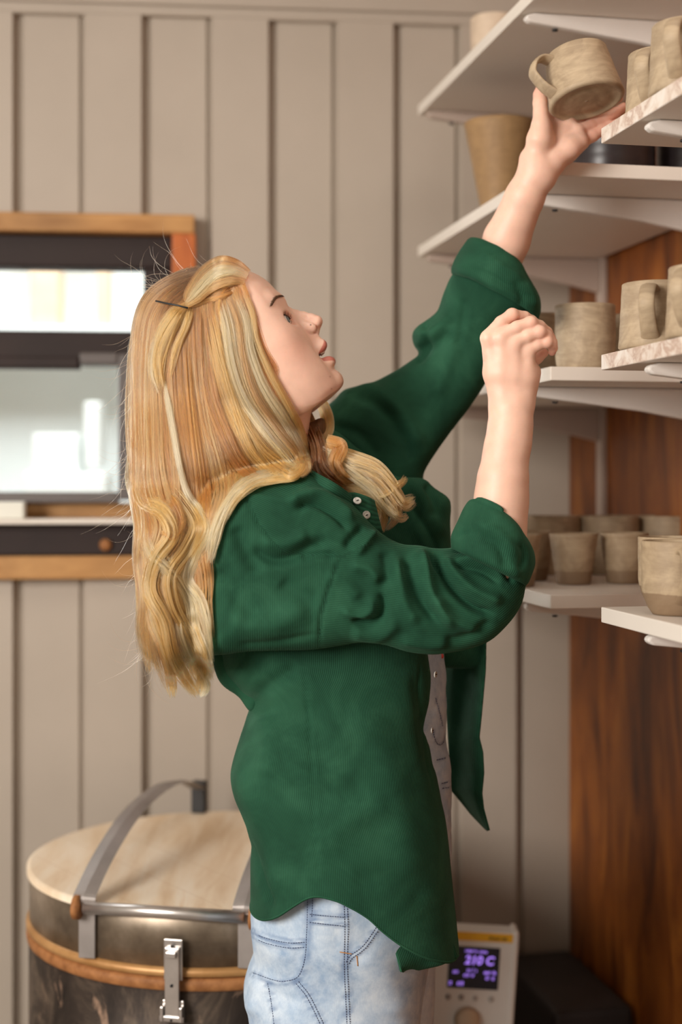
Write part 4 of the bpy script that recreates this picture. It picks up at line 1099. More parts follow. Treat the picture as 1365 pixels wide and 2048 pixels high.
def lapl(V, Q, it=2, f=0.5):
    e = np.concatenate([Q[:, [0, 1]], Q[:, [1, 2]], Q[:, [2, 3]], Q[:, [3, 0]]])
    for _ in range(it):
        a = np.zeros_like(V); c = np.zeros(len(V)); np.add.at(a, e[:, 0], V[e[:, 1]]); np.add.at(a, e[:, 1], V[e[:, 0]]); np.add.at(c, e[:, 0], 1); np.add.at(c, e[:, 1], 1)
        V = V * (1 - f) + f * a / np.maximum(c, 1)[:, None]
    return V
def rib_regions(V, regs, default):
    """rib coordinate (m) from the picture position: regs = (cx, cy, radius px, angle deg of the ribs); nearest-weighted blend is avoided, hard panels"""
    pass

# ---- near side of the shirt: back, shoulder, sleeve up to the rolled cuff
NY = 1.645
near_poly = sm_poly([(412, 1010), (440, 985), (482, 962), (540, 952), (612, 946), (650, 965), (700, 1004), (745, 1050), (772, 1073), (805, 1088), (840, 1090), (872, 1096), (900, 1096), (930, 1088), (975, 1088), (1020, 1112), (1050, 1140), (1050, 1175), (1040, 1212), (1018, 1246),
    (985, 1278), (945, 1294), (900, 1304), (860, 1308), (815, 1304), (770, 1290), (730, 1284), (690, 1290), (645, 1297), (580, 1301), (500, 1303), (440, 1311), (416, 1300), (404, 1200), (402, 1080)])
fld = puff(near_poly, NY, 74, flat=4, res=0.0026, depth=0.95)
Vn, Qn = fld.mesh(); Qn = Qn[:, ::-1]; Vn = lapl(Vn, Qn, 3)
Nn = normals(Vn, Qn)
if (Nn[:, 1] * (Vn[:, 1] - NY)).sum() < 0: Nn = -Nn; Qn = Qn[:, ::-1]
Vn = wrinkle(Vn, Nn, 0.0013, 13, 3.1, (1, 1, 1.6))
Nn = normals(Vn, Qn)
near_strokes = [
    ([(575, 1012), (600, 992), (640, 990), (680, 1014), (712, 1046)], 11, 5.0), ([(588, 1022), (625, 1008), (668, 1030), (700, 1062)], 7, -4.5),
    ([(500, 1092), (540, 1118), (580, 1116), (625, 1092), (665, 1082)], 13, -5.5), ([(520, 1082), (570, 1088), (620, 1066)], 14, 3.5),
    ([(600, 1118), (640, 1108), (672, 1114)], 8, -4.5), ([(690, 1100), (705, 1078), (730, 1052)], 10, -4.0), ([(712, 1110), (735, 1082), (752, 1062)], 9, 4.5),
    ([(470, 985), (500, 990), (560, 1000), (610, 1002)], 8, 1.5),
    ([(700, 1236), (735, 1248), (762, 1236), (768, 1205), (758, 1182)], 8, -6.5), ([(680, 1218), (715, 1232), (742, 1220), (744, 1190)], 9, 4.0), ([(700, 1262), (760, 1270), (800, 1240)], 16, 4.0),
    ([(836, 1095), (850, 1130), (862, 1180), (888, 1232), (915, 1256)], 12, 7.5), ([(812, 1110), (822, 1160), (846, 1208), (880, 1246)], 11, -6.0), ([(790, 1110), (800, 1160), (812, 1210), (840, 1252)], 14, 4.5),
    ([(862, 1098), (876, 1130), (908, 1180), (950, 1215), (998, 1232)], 9, -9.0), ([(890, 1108), (905, 1140), (950, 1180), (1010, 1205)], 13, 6.5), ([(870, 1190), (905, 1235), (960, 1262)], 12, 5.0),
    ([(770, 1100), (775, 1150), (760, 1180)], 13, -3.5), ([(650, 1150), (690, 1165), (720, 1200)], 14, 3.0), ([(905, 1130), (960, 1140), (1020, 1175)], 9, -4.0), ([(930, 1110), (975, 1122), (1030, 1150)], 10, 4.0),
    ([(700, 1130), (740, 1140), (760, 1165)], 12, 4.0), ([(880, 1282), (930, 1276), (990, 1240)], 12, -3.0), ([(800, 1278), (860, 1288), (905, 1282)], 12, 3.5),
    # seams
    ([(483, 972), (496, 1005), (518, 1049), (545, 1082), (570, 1108)], 2.4, -2.2), ([(682, 1112), (672, 1140), (656, 1186), (643, 1238), (640, 1294)], 2.6, -2.4), ([(672, 1112), (662, 1140), (646, 1186), (633, 1238), (630, 1294)], 3.0, 1.0),
    ([(566, 1106), (620, 1112), (676, 1114)], 2.2, -1.8),
    ([(430, 1130), (470, 1190), (520, 1240)], 26, -3.5), ([(450, 1240), (540, 1250), (620, 1210)], 28, 4.5), ([(560, 1160), (600, 1190), (640, 1200)], 20, -3.0), ([(470, 1050), (490, 1100), (520, 1150)], 18, -4.0),
    ([(470, 1290), (560, 1282), (640, 1268)], 9, -1.5), ([(900, 1104), (935, 1094), (975, 1104), (1008, 1134), (1030, 1172)], 7, -5), ([(905, 1124), (950, 1122), (990, 1144), (1012, 1180)], 9, 4),
]
near_strokes = [(s[0], s[1] * 0.85, s[2] * (1.7 if s[1] > 4 else 1.2)) for s in near_strokes]
Vn = folds(Vn, Nn, near_strokes); Vn = lapl(Vn, Qn, 1, 0.4)
px, py = to_px(Vn); s_ = NY / F
# ribs: vertical on the back, along the shoulder on the yoke, along the arm on the sleeve
ribn = (px - 540) * s_ * 1.0
yoke = (py < np.interp(px, [483, 518, 570, 680, 760], [965, 1049, 1108, 1114, 1080])) & (px > 483)
ribn = np.where(yoke, ((py - 1000) * math.cos(0.42) - (px - 600) * math.sin(0.42) * 1.0) * s_, ribn)
sleeve = px > np.interp(py, [1060, 1112, 1140, 1186, 1238, 1294], [700, 682, 672, 656, 643, 640])
cen = np.array([(640, 1180), (760, 1190), (860, 1200), (950, 1190), (1010, 1130), (1020, 1080)], float); cen = catmull(cen, 60)
d_, pos_, sd_ = seg_dist(px, py, cen)
ribn = np.where(sleeve & ~yoke, d_ * sd_ * s_, ribn)
shirt = mesh_np('shirt', Vn, Qn, M['cord'], person, attrs={'rib': ('FLOAT', ribn)})
shirt.name = 'shirt'
def sub(name, V, Q, mat, rib=None, parent=None, smooth=True):
    o = mesh_np(name, V, Q, mat, None, smooth=smooth, attrs={'rib': ('FLOAT', rib)} if rib is not None else None)
    o.parent = parent or shirt; o.matrix_parent_inverse = Matrix.Identity(4) if (parent or shirt).parent is None else Matrix.Identity(4)
    return o
# shirt keeps world coordinates (its parent inverse undoes the person's place), children of shirt share them

def loft(stations, nseg=72, nst=40, ycurve=None):
    """stations: (Ax, Ay, Bx, By, Yc, ry m, front offset px (dx, dy)). ring A -> front -> B -> back"""
    S_ = catmull(np.array([[a[0], a[1], a[2], a[3], a[4], a[5], a[6], a[7]] for a in stations], float), nst)
    V = []; al = np.linspace(0, 2 * np.pi, nseg, endpoint=False)
    for r in S_:
        A = Pn(r[0], r[1], r[4]); B = Pn(r[2], r[3], r[4]); C_ = (A + B) / 2; U = (A - B) / 2
        off = np.array([r[6], 0, -r[7]]) * r[4] / F
        for a in al: V.append(C_ + U * math.cos(a) + np.array([0, -r[5], 0]) * math.sin(a) + off * math.sin(a))
    V = np.array(V); n = len(S_)
    Q = np.array([(i * nseg + j, i * nseg + (j + 1) % nseg, (i + 1) * nseg + (j + 1) % nseg, (i + 1) * nseg + j) for i in range(n - 1) for j in range(nseg)])
    return V, Q, n, nseg
def cuff(stations, strokes, name, Yd, seed):
    V, Q, n, m_ = loft(stations)
    Nn = normals(V, Q); C_ = V.mean(0)
    if ((V - C_) * Nn).sum() < 0: Nn = -Nn; Q = Q[:, ::-1]
    V = wrinkle(V, Nn, 0.0016, 26, seed); Nn = normals(V, Q); V = folds(V, Nn, strokes)
    al = np.tile(np.arange(m_), n) / m_; st_ = np.repeat(np.arange(n), m_)
    rib = al * 2 * math.pi * 0.045
    o = sub(name, V, Q, M['cord'], rib)
    so = o.modifiers.new('cloth', 'SOLIDIFY'); so.thickness = 0.0035; so.offset = -1
    return o
cuff([(905, 1098, 1052, 1172, NY - 0.020, 0.046, 4, 0), (903, 1088, 1060, 1160, NY - 0.020, 0.053, 4, 2), (903, 1072, 1069, 1128, NY - 0.020, 0.053, 2, 0), (912, 1048, 1066, 1104, NY - 0.020, 0.053, 3, -8), (926, 1020, 1054, 1084, NY - 0.020, 0.048, 6, -16), (937, 1004, 1040, 1070, NY - 0.018, 0.042, 6, -18),
      (941, 1003, 1034, 1068, NY - 0.018, 0.040, 5, -18), (941, 1012, 1030, 1078, NY - 0.018, 0.038, 4, -14)],
     [([(940, 1040), (990, 1060), (1020, 1090), (1032, 1120)], 8, 3.5), ([(960, 1070), (1000, 1098), (1010, 1140)], 7, -3.5), ([(1040, 1085), (1050, 1110), (1040, 1140)], 5, -4.0), ([(1020, 1130), (1040, 1150)], 8, 3), ([(905, 1080), (935, 1066), (975, 1076), (1005, 1104), (1020, 1140)], 4, -2.5)],
     'cuff', NY, 1.3)

# ---- far sleeve and chest
FY = 1.90
far_poly = sm_poly([(640, 820), (668, 800), (690, 778), (735, 768), (775, 750), (812, 728), (838, 708), (829, 690), (826, 668), (839, 652), (860, 638), (876, 622), (886, 590), (905, 550), (945, 528), (1005, 555), (1058, 600), (1050, 636), (1010, 668), (985, 735), (962, 780), (925, 836), (880, 895), (846, 948), (845, 985), (780, 1010), (700, 960), (645, 880)])
fld = puff(far_poly, FY, 62, flat=0, res=0.0032)
Vf, Qf = fld.mesh(); Qf = Qf[:, ::-1]; Vf = lapl(Vf, Qf, 3); Nf = normals(Vf, Qf)
if (Nf[:, 1] * (Vf[:, 1] - FY)).sum() < 0: Nf = -Nf; Qf = Qf[:, ::-1]
_fx, _fy = to_px(Vf); Vf[:, 1] -= 0.030 * sstep(0.35, 1.0, ((_fx - 700) * 290 + (850 - _fy) * 280) / (290 ** 2 + 280 ** 2)); Nf = normals(Vf, Qf)
Vf = wrinkle(Vf, Nf, 0.0028, 11, 7.7); Nf = normals(Vf, Qf)
Vf = folds(Vf, Nf, [([(690, 790), (740, 800), (790, 850), (830, 930)], 12, -5), ([(700, 775), (760, 785), (810, 830), (846, 900)], 14, 6), ([(835, 700), (870, 690), (900, 660)], 10, -5), ([(836, 665), (868, 662), (905, 630)], 10, 5),
    ([(870, 800), (900, 720), (930, 640)], 16, 5), ([(930, 590), (925, 650), (915, 700)], 9, -4), ([(660, 850), (720, 870), (760, 920)], 12, -4), ([(850, 640), (852, 700), (830, 730)], 8, -5)])
px, py = to_px(Vf)
d_, pos_, sd_ = seg_dist(px, py, catmull(np.array([(640, 900), (760, 850), (900, 720), (980, 580)], float), 40))
fs = sub('sleeve', Vf, Qf, M['cord'], d_ * sd_ * FY / F)
cuff([(915, 552, 1076, 640, FY - 0.042, 0.050, 0, 4), (904, 545, 1082, 622, FY - 0.042, 0.055, 0, 4), (906, 528, 1080, 600, FY - 0.042, 0.057, 0, 2), (920, 500, 1064, 570, FY - 0.042, 0.054, 0, -2), (933, 484, 1052, 548, FY - 0.042, 0.050, 0, -8), (938, 482, 1048, 546, FY - 0.035, 0.042, 0, -8), (940, 492, 1042, 556, FY - 0.035, 0.040, 0, -6)],
     [([(960, 500), (1000, 530), (1050, 560)], 8, 3), ([(930, 530), (990, 556), (1060, 600)], 6, -3), ([(1030, 560), (1045, 590), (1040, 620)], 6, -4), ([(1052, 560), (1068, 590), (1070, 615)], 6, 3)], 'cuff', FY, 9.2)

# left front of the shirt, seen beyond the chest
CY = 1.83
ch_poly = sm_poly([(600, 930), (660, 860), (720, 900), (790, 950), (846, 955), (872, 975), (902, 1000), (900, 1050), (905, 1110), (930, 1180), (968, 1280), (968, 1330), (890, 1335), (800, 1320), (700, 1290), (620, 1150)])
fld = puff(ch_poly, CY, 46, flat=6, res=0.0035); Vx, Qx = fld.mesh(); Qx = Qx[:, ::-1]; Vx = lapl(Vx, Qx, 2); Nx = normals(Vx, Qx)
if (Nx[:, 1] * (Vx[:, 1] - CY)).sum() < 0: Nx = -Nx; Qx = Qx[:, ::-1]
Vx = wrinkle(Vx, Nx, 0.002, 12, 2.2); Nx = normals(Vx, Qx)
Vx = folds(Vx, Nx, [([(770, 960), (820, 1010), (870, 1090), (900, 1180)], 6, -4), ([(800, 950), (850, 1000), (890, 1080)], 12, 5), ([(850, 965), (868, 1000), (870, 1040)], 9, -7), ([(830, 1040), (860, 1120), (880, 1200)], 12, 4)])
px, py = to_px(Vx); sub('chest_panel', Vx, Qx, M['cord'], ((px - 850) * 0.9 + (py - 1000) * -0.35) * CY / F)

# ---- collar stand with its open flap
def band(top, bot, Ys, th, name, rib_dir, n=40, m_=10):
    T_ = catmull(np.array([(*p, y) for p, y in zip(top, Ys)], float), n); B_ = catmull(np.array([(*p, y) for p, y in zip(bot, Ys)], float), n)
    V = []; rib = []
    for i in range(n):
        for j in range(m_):
            t = j / (m_ - 1); p = T_[i] * (1 - t) + B_[i] * t
            V.append(Pn(p[0], p[1], p[2] - 0.002 * math.sin(math.pi * t)))
            rib.append((i / (n - 1) * 0.075) if rib_dir else t * 0.015)
    Q = np.array([(i * m_ + j, (i + 1) * m_ + j, (i + 1) * m_ + j + 1, i * m_ + j + 1) for i in range(n - 1) for j in range(m_ - 1)])
    o = sub(name, np.array(V), Q, M['cord'], np.array(rib)); so = o.modifiers.new('cloth', 'SOLIDIFY'); so.thickness = th; so.offset = 0; return o
band([(585, 948), (612, 936), (640, 950), (672, 968), (702, 990)], [(585, 975), (612, 962), (632, 975), (662, 994), (700, 1020)], [1.70, 1.645, 1.628, 1.625, 1.64], 0.003, 'collar', 0)
fp_ = band([(690, 986), (712, 986), (735, 994), (748, 1002)], [(722, 1046), (738, 1058), (752, 1066), (764, 1064)], [1.645, 1.648, 1.652, 1.66], 0.003, 'collar_flap', 0)
M['pearl'] = mottled('pearl_button', [(0.16, 0.15, 0.13), (0.62, 0.60, 0.55)], 130, 0.25)
M['pearl_hole'] = M['ink']
def button(cx, cy, Y, r_px, tilt, parent, nm='button'):
    V, Fc = lathe_arrays([(0, 0.0), (1.0, 0.0), (1.0, 0.22), (0.85, 0.34), (0.6, 0.24), (0, 0.22)], 24)
    V = np.array(V) * r_px * Y / F; z = np.array(tilt, float); z /= np.linalg.norm(z); x = np.cross([0, 0, 1.0], z); x /= np.linalg.norm(x); y = np.cross(z, x)
    o = mesh_np(nm, Pn(cx, cy, Y) + V[:, [0]] * x + V[:, [1]] * y + V[:, [2]] * z, Fc, M['pearl'], None); o.parent = parent
    for s in (-1, 1):
        V, Fc = lathe_arrays([(0, 0), (0.11, 0), (0.11, 0.05), (0, 0.05)], 8); V = np.array(V) * r_px * Y / F
        c_ = Pn(cx, cy, Y) + z * 0.25 * r_px * Y / F + x * s * 0.22 * r_px * Y / F
    tv, tf = tube_arrays([Pn(cx - 2, cy + 1, Y) + z * 0.28 * r_px * Y / F, Pn(cx + 2.4, cy - 1, Y) + z * 0.28 * r_px * Y / F], 0.0006, 6)
    v0 = len(o.data.vertices)
    h = mesh_np('thread', tv, tf, M['ink'], None); 
    # fold the thread into the button mesh
    bm = bmesh.new(); bm.from_mesh(o.data); n0 = len(bm.faces); bm.from_mesh(h.data); bm.faces.ensure_lookup_table()
    for f in bm.faces[n0:]: f.material_index = 1
    bm.to_mesh(o.data); bm.free(); o.data.materials.append(M['ink']); bpy.data.objects.remove(h); return o
button(715, 1002, 1.640, 8.5, (0.15, -0.8, 0.6), shirt); button(733, 1030, 1.645, 8.5, (0.35, -0.92, 0.1), shirt)

# ---- lower shirt: near side and back as one hanging sheet
Yt = 1.765
Lx = [(1240, 440), (1300, 428), (1345, 432), (1380, 462), (1415, 492), (1450, 485), (1490, 472), (1530, 461), (1568, 456), (1604, 463), (1640, 479), (1672, 491), (1720, 497), (1840, 497)]
Rx = [(1240, 868), (1311, 868), (1362, 873), (1403, 871), (1458, 864), (1485, 868), (1546, 879), (1608, 888), (1649, 896), (1698, 902), (1763, 908), (1854, 919), (1915, 926)]
hem = [(480, 1838), (497, 1837), (530, 1830), (560, 1814), (590, 1790), (618, 1770), (640, 1763), (665, 1766), (690, 1775), (730, 1801), (760, 1830), (800, 1862), (850, 1893), (900, 1917), (926, 1925)]
def ip(tab, y): a = np.array(tab, float); return np.interp(y, a[:, 0], a[:, 1])
def smooth_tab(tab, n=120):
    a = catmull(np.array(tab, float), n); return a
Lx = smooth_tab(Lx); Rx = smooth_tab(Rx); hem = smooth_tab(hem)
nc, nr = 190, 200
V = []; rib = []
ths = np.linspace(0.16, math.pi * 1.80, nc)
for i, th_ in enumerate(ths):
    cth = math.cos(th_)
    # hem height for this column
    yb = 1880.0
    for _ in range(12):
        l, r = ip(Lx, yb), ip(Rx, yb); x = (l + r) / 2 + (r - l) / 2 * cth; yb = 0.5 * yb + 0.5 * (ip(hem, x) if th_ < math.pi else ip(hem, x) + 6)
    for j in range(nr):
        y = 1225 + (yb - 1225) * (j / (nr - 1))
        l, r = ip(Lx, y), ip(Rx, y)
        ry = np.interp(y, [1240, 1400, 1600, 1750, 1930], [0.098, 0.106, 0.128, 0.137, 0.140])
        c_ = (l + r) / 2; a_ = (r - l) / 2
        sy = math.sin(th_); sy = math.copysign(abs(sy) ** 0.72, sy)
        xx = c_ + a_ * math.copysign(abs(cth) ** 0.95, cth); Yv = Yt - ry * sy
        # keep the traced column where the cloth really hangs
        V.append(Pn(xx, y, 1.70)); V[-1] = np.array([V[-1][0], Yv, V[-1][2]])
        rib.append(0)
V = np.array(V).reshape(nc, nr, 3)
mid = V[:, nr // 2]; arc = np.concatenate([[0], np.cumsum(np.linalg.norm(np.diff(mid[:, :2], axis=0), axis=1))])
# perspective: silhouettes were traced; x,z taken at depth 1.70
rib = np.repeat(arc[:, None], nr, 1).ravel()
V = V.reshape(-1, 3)
Q = np.array([(i * nr + j, (i + 1) * nr + j, (i + 1) * nr + j + 1, i * nr + j + 1) for i in range(nc - 1) for j in range(nr - 1)])
Nn = normals(V, Q)
if ((V - V.mean(0))[:, :2] * Nn[:, :2]).sum() < 0: Nn = -Nn; Q = Q[:, ::-1]
V = wrinkle(V, Nn, 0.0022, 8, 5.5, (1, 1, 0.45)); Nn = normals(V, Q)
V = folds(V, Nn, [
    ([(497, 1420), (540, 1370), (600, 1330)], 16, -6), ([(470, 1500), (500, 1600), (540, 1700), (560, 1800)], 22, 4.5), ([(495, 1672), (515, 1730), (535, 1790), (548, 1822)], 7, -7),
    ([(520, 1420), (540, 1480), (530, 1560)], 24, 5), ([(600, 1400), (640, 1500), (650, 1620)], 30, -3.5), ([(700, 1400), (760, 1500), (800, 1640), (830, 1780)], 34, 5), ([(830, 1340), (850, 1450), (868, 1560)], 14, -4),
    ([(640, 1700), (700, 1640), (780, 1600)], 26, 4), ([(560, 1560), (640, 1600), (740, 1560)], 24, -3), ([(700, 1760), (780, 1760), (860, 1800)], 22, -3),
    ([(608, 1300), (616, 1420), (626, 1560), (632, 1700), (638, 1762)], 2.2, -1.8), ([(616, 1300), (624, 1420), (634, 1560), (640, 1700), (646, 1762)], 2.6, 1.0),
    ([(840, 1310), (842, 1380), (852, 1470), (868, 1600)], 2.4, -1.5)])
# turn-up of the hem
px, py = to_px(V)
lower = sub('shirt_tail', V, Q, M['cord'], rib); so = lower.modifiers.new('cloth', 'SOLIDIFY'); so.thickness = 0.0024; so.offset = -1
# hem stitch ridge
hv = V.reshape(nc, nr, 3)
tv, tf = tube_arrays(hv[2:nc // 2 + 20, nr - 2], 0.0011, 6); sub('hem', np.array(tv), tf, M['cord'], np.zeros(len(tv)))
# the inside of the near front corner, folded behind
def sheet(left, right, y0, y1, Yl, Yr, name, n=50, m_=24, wav=0.004, rib_s=1.0, mat=None, th=0.0024, parent=None):
    V = []; rib = []
    for i in range(n):
        t = i / (n - 1); y = y0 + (y1 - y0) * t
        l, r = ip(left, y), ip(right, y)
        for j in range(m_):
            u_ = j / (m_ - 1); x = l + (r - l) * u_; Y = (Yl + (Yr - Yl) * u_) + wav * math.sin(u_ * 7 + y * 0.012)
            V.append(Pn(x, y, Y)); rib.append(u_ * abs(r - l) * Y / F * rib_s)
    Q = np.array([(i * m_ + j, i * m_ + j + 1, (i + 1) * m_ + j + 1, (i + 1) * m_ + j) for i in range(n - 1) for j in range(m_ - 1)])
    o = sub(name, np.array(V), Q, mat or M['cord'], np.array(rib), parent=parent); so = o.modifiers.new('cloth', 'SOLIDIFY'); so.thickness = th; so.offset = 0; return o
sheet([(1815, 752), (1880, 782), (1944, 803)], [(1815, 880), (1880, 905), (1915, 916), (1930, 880), (1944, 815)], 1815, 1944, 1.668, 1.700, 'folded_hem', wav=0.002)
# far front of the shirt hanging open
sheet([(1270, 880), (1300, 888), (1580, 903), (1602, 922), (1628, 943), (1656, 970), (1661, 976)], [(1270, 976), (1286, 972), (1341, 971), (1434, 963), (1475, 959), (1505, 966.6), (1546, 968.6), (1587, 964.5), (1618, 967.6), (1661, 979)], 1270, 1661, 1.87, 1.80, 'front_panel', n=90, wav=0.006)
button(871, 1349, 1.672, 6.5, (0.9, -0.45, 0.0), lower); button(864, 1461, 1.668, 6.0, (0.95, -0.3, 0.0), lower)
# dark underarm drape
sub('underarm_fold', *[(lambda fl3: (lambda a: (lapl(a[0], a[1][:, ::-1], 2), a[1][:, ::-1]))(fl3.mesh()))(puff(sm_poly([(418, 1296), (470, 1290), (620, 1290), (600, 1350), (540, 1400), (505, 1424), (478, 1392), (440, 1362)]), 1.74, 40, flat=10, res=0.004))][0], M['cord'], None)

# ------------------------------------------------------------------ denim
def denim():
    m, nt, b = nodemat('washed_denim')
    v = coords(nt); n1 = noise(nt, v, 16, 6, 0.7, 0.4); n2 = noise(nt, coords(nt, (1, 1, 0.12)), 1500, 2, 0.5); n3 = noise(nt, v, 60, 5, 0.7)
    c = ramp(nt, [(0.30, (0.23, 0.34, 0.50)), (0.46, (0.40, 0.52, 0.66)), (0.62, (0.56, 0.66, 0.76))], n1)
    c = mix(nt, 0.30, c, ramp(nt, [(0.35, (0.25, 0.38, 0.58)), (0.65, (0.72, 0.80, 0.88))], n3))
    c = mix(nt, 0.5, c, ramp(nt, [(0.3, (0.84, 0.85, 0.88)), (0.7, (1.08, 1.07, 1.06))], n2), 'MULTIPLY')
    at = nt.nodes.new('ShaderNodeAttribute'); at.attribute_name = 'wear'
    c = mix(nt, at.outputs['Fac'], c, (0.085, 0.15, 0.30))
    nt.links.new(c, b.inputs['Base Color']); b.inputs['Roughness'].default_value = 0.85; bump(nt, b, n2, 0.12, 0.0005); return m
M['denim'] = denim()
M['stitch'] = mottled('navy_thread', [(0.03, 0.045, 0.11), (0.06, 0.08, 0.17)], 60, 0.8)
M['stitch_tan'] = mottled('tan_thread', [(0.45, 0.20, 0.06), (0.6, 0.28, 0.10)], 60, 0.8)
JY = 1.775
# right (near) leg with the hips, then down to the floor
def px_sil(y, tab): return ip(tab, y)
JL = smooth_tab([(1560, 520), (1640, 512), (1700, 505), (1760, 500), (1840, 497), (1881, 497), (1936, 502), (1960, 497), (1986, 487), (2022, 482), (2060, 494), (2200, 520), (2400, 556), (2700, 590), (3100, 610), (3540, 620)])
JR = smooth_tab([(1560, 895), (1640, 898), (1700, 899), (1800, 893), (1900, 874), (1945, 868), (2000, 858), (2048, 848), (2150, 838), (2300, 828), (2600, 800), (3100, 770), (3540, 760)])
nc2, nr2 = 120, 240
V = []
for i in range(nc2):
    th_ = 2 * math.pi * i / nc2
    for j in range(nr2):
        y = 1690 + (3540 - 1690) * (j / (nr2 - 1)) ** 1.7
        l, r = ip(JL, y), ip(JR, y); hip = sstep(2150, 1900, y) if False else float(1 - sstep(1950, 2200, np.array(y)))
        ry = np.interp(y, [1560, 1760, 1900, 2050, 2300, 2600, 3540], [0.118, 0.125, 0.125, 0.11, 0.085, 0.068, 0.055]); Yc = JY - (1 - hip) * 0.055
        sy = math.sin(th_); sy = math.copysign(abs(sy) ** 0.8, sy)
        xx = (l + r) / 2 + (r - l) / 2 * math.cos(th_)
        p = Pn(xx, y, 1.70); V.append((p[0], Yc - ry * sy, p[2]))
V = np.array(V); Q = np.array([(i * nr2 + j, ((i + 1) % nc2) * nr2 + j, ((i + 1) % nc2) * nr2 + j + 1, i * nr2 + j + 1) for i in range(nc2) for j in range(nr2 - 1)])
Nn = normals(V, Q)
if ((V - V.mean(0))[:, :2] * Nn[:, :2]).sum() < 0: Nn = -Nn; Q = Q[:, ::-1]
V = wrinkle(V, Nn, 0.0020, 20, 4.4, (1, 1, 0.8)); Nn = normals(V, Q)
seams = [  # traced seams: (points, kind)
    ([(617, 1768), (618, 1800), (616, 1870), (612, 1920), (598, 1955), (570, 1965), (545, 1962), (505, 1948)], 1),       # back pocket edge
    ([(690, 1772), (693, 1850), (692, 1930), (695, 2000), (698, 2060)], 2),        # side seam
    ([(620, 1826), (660, 1830), (692, 1832)], 1), ([(620, 1842), (660, 1847), (690, 1850)], 1),
    ([(506, 1862), (530, 1873), (575, 1883), (612, 1882)], 1), ([(506, 1870), (530, 1883), (575, 1893), (610, 1892)], 1),
    ([(768, 1835), (750, 1865), (728, 1895), (702, 1915), (694, 1930)], 2), ([(595, 1965), (618, 1995), (645, 2050)], 2), ([(538, 1966), (546, 2010), (552, 2060)], 1),
    ([(625, 1770), (628, 1800), (626, 1838)], 1),
]
strk = [(s_[0], 3.2 if s_[1] == 1 else 4.5, 1.6) for s_ in seams] + [([(500, 1950), (515, 1985), (500, 2030)], 14, 5), ([(530, 1975), (550, 1990), (600, 2010)], 14, -4), ([(720, 1900), (780, 1960), (800, 2040)], 30, 4), ([(495, 1850), (540, 1900), (600, 1910)], 26, 3)]
V = folds(V, Nn, strk)
px, py = to_px(V); wear = np.zeros(len(V)); frn = Nn[:, 1] < 0.1
for s_, k_ in seams:
    d_, pos_, sd_ = seg_dist(px, py, catmull(np.array(s_, float), 30)); wear += 0.55 * np.exp(-((d_ - (5.5 if k_ == 2 else 4.0)) / 2.2) ** 2) * frn
wear = np.clip(wear, 0, 0.7)
jeans = mesh_np('denim_overalls', V, Q, M['denim'], person, attrs={'wear': ('FLOAT', wear)})
# far leg
V2 = []
for i in range(60):
    th_ = 2 * math.pi * i / 60
    for j in range(80):
        y = 1800 + (3540 - 1800) * (j / 79) ** 1.5; l = np.interp(y, [1800, 1950, 2300, 3540], [640, 640, 640, 640]); r = np.interp(y, [1800, 1936, 2048, 2300, 3540], [886, 879, 876, 860, 790])
        p = Pn((l + r) / 2 + (r - l) / 2 * math.cos(th_), y, 1.80); V2.append((p[0], 1.865 - 0.075 * math.sin(th_), p[2]))
V2 = np.array(V2); Q2 = np.array([(i * 80 + j, ((i + 1) % 60) * 80 + j, ((i + 1) % 60) * 80 + j + 1, i * 80 + j + 1) for i in range(60) for j in range(79)])
def jsub(name, V, Q, mat, wear=None):
    o = mesh_np(name, V, Q, mat, None, attrs={'wear': ('FLOAT', wear if wear is not None else np.zeros(len(V)))}); o.parent = jeans; return o
jsub('trouser_leg', V2, Q2, M['denim'])
# bib and torso front
def jpts(pl, Vs, lift=0.0006, face=-1):
    """lay picture points on the near surface of a vertex cloud"""
    qx, qy = to_px(Vs[0]); out = []; front = Vs[1][:, 1] * face > -0.1
    for a, b_ in pl:
        d_ = (qx - a) ** 2 + (qy - b_) ** 2; d_ = np.where(front, d_, 1e9); k_ = np.argsort(d_)[:4]; w_ = 1 / (d_[k_] + 0.5); Y = (Vs[0][k_, 1] * w_).sum() / w_.sum()
        out.append(Pn(a, b_, Y - lift))
    return np.array(out)
Nj = normals(V, Q)
if ((V - V.mean(0))[:, :2] * Nj[:, :2]).sum() < 0: Nj = -Nj
def stitches(pl, off, mat, name, parent, Vs, ln=3.2, gap=1.8, r=0.00038):
    c_ = catmull(np.array(pl, float), 80); t = np.gradient(c_, axis=0); t /= np.linalg.norm(t, axis=1)[:, None]; c_ = c_ + np.stack([-t[:, 1], t[:, 0]], 1) * off
    L = np.concatenate([[0], np.cumsum(np.linalg.norm(np.diff(c_, axis=0), axis=1))]); parts = []; s = 0
    while s + ln < L[-1]:
        q_ = np.stack([np.interp([s, s + ln / 2, s + ln], L, c_[:, k]) for k in (0, 1)], 1)
        parts.append(tube_arrays(jpts(q_, Vs), r, 4)); s += ln + gap
    Vv, Ff = merge(parts); return jsub(name, np.array(Vv), Ff, mat)
for s_, k_ in seams:
    for off in ((-3.2, 3.2) if k_ == 2 else (2.6,)):
        stitches(s_, off, M['stitch'], 'stitching', jeans, (V, Nj))
for s_ in ([(680, 1904), (704, 1908)], [(714, 1912), (716, 1932)]):
    tv, tf = tube_arrays(jpts(catmull(np.array(s_, float), 8), (V, Nj)), 0.0006, 6); jsub('bar_tack', np.array(tv), tf, M['stitch_tan'])
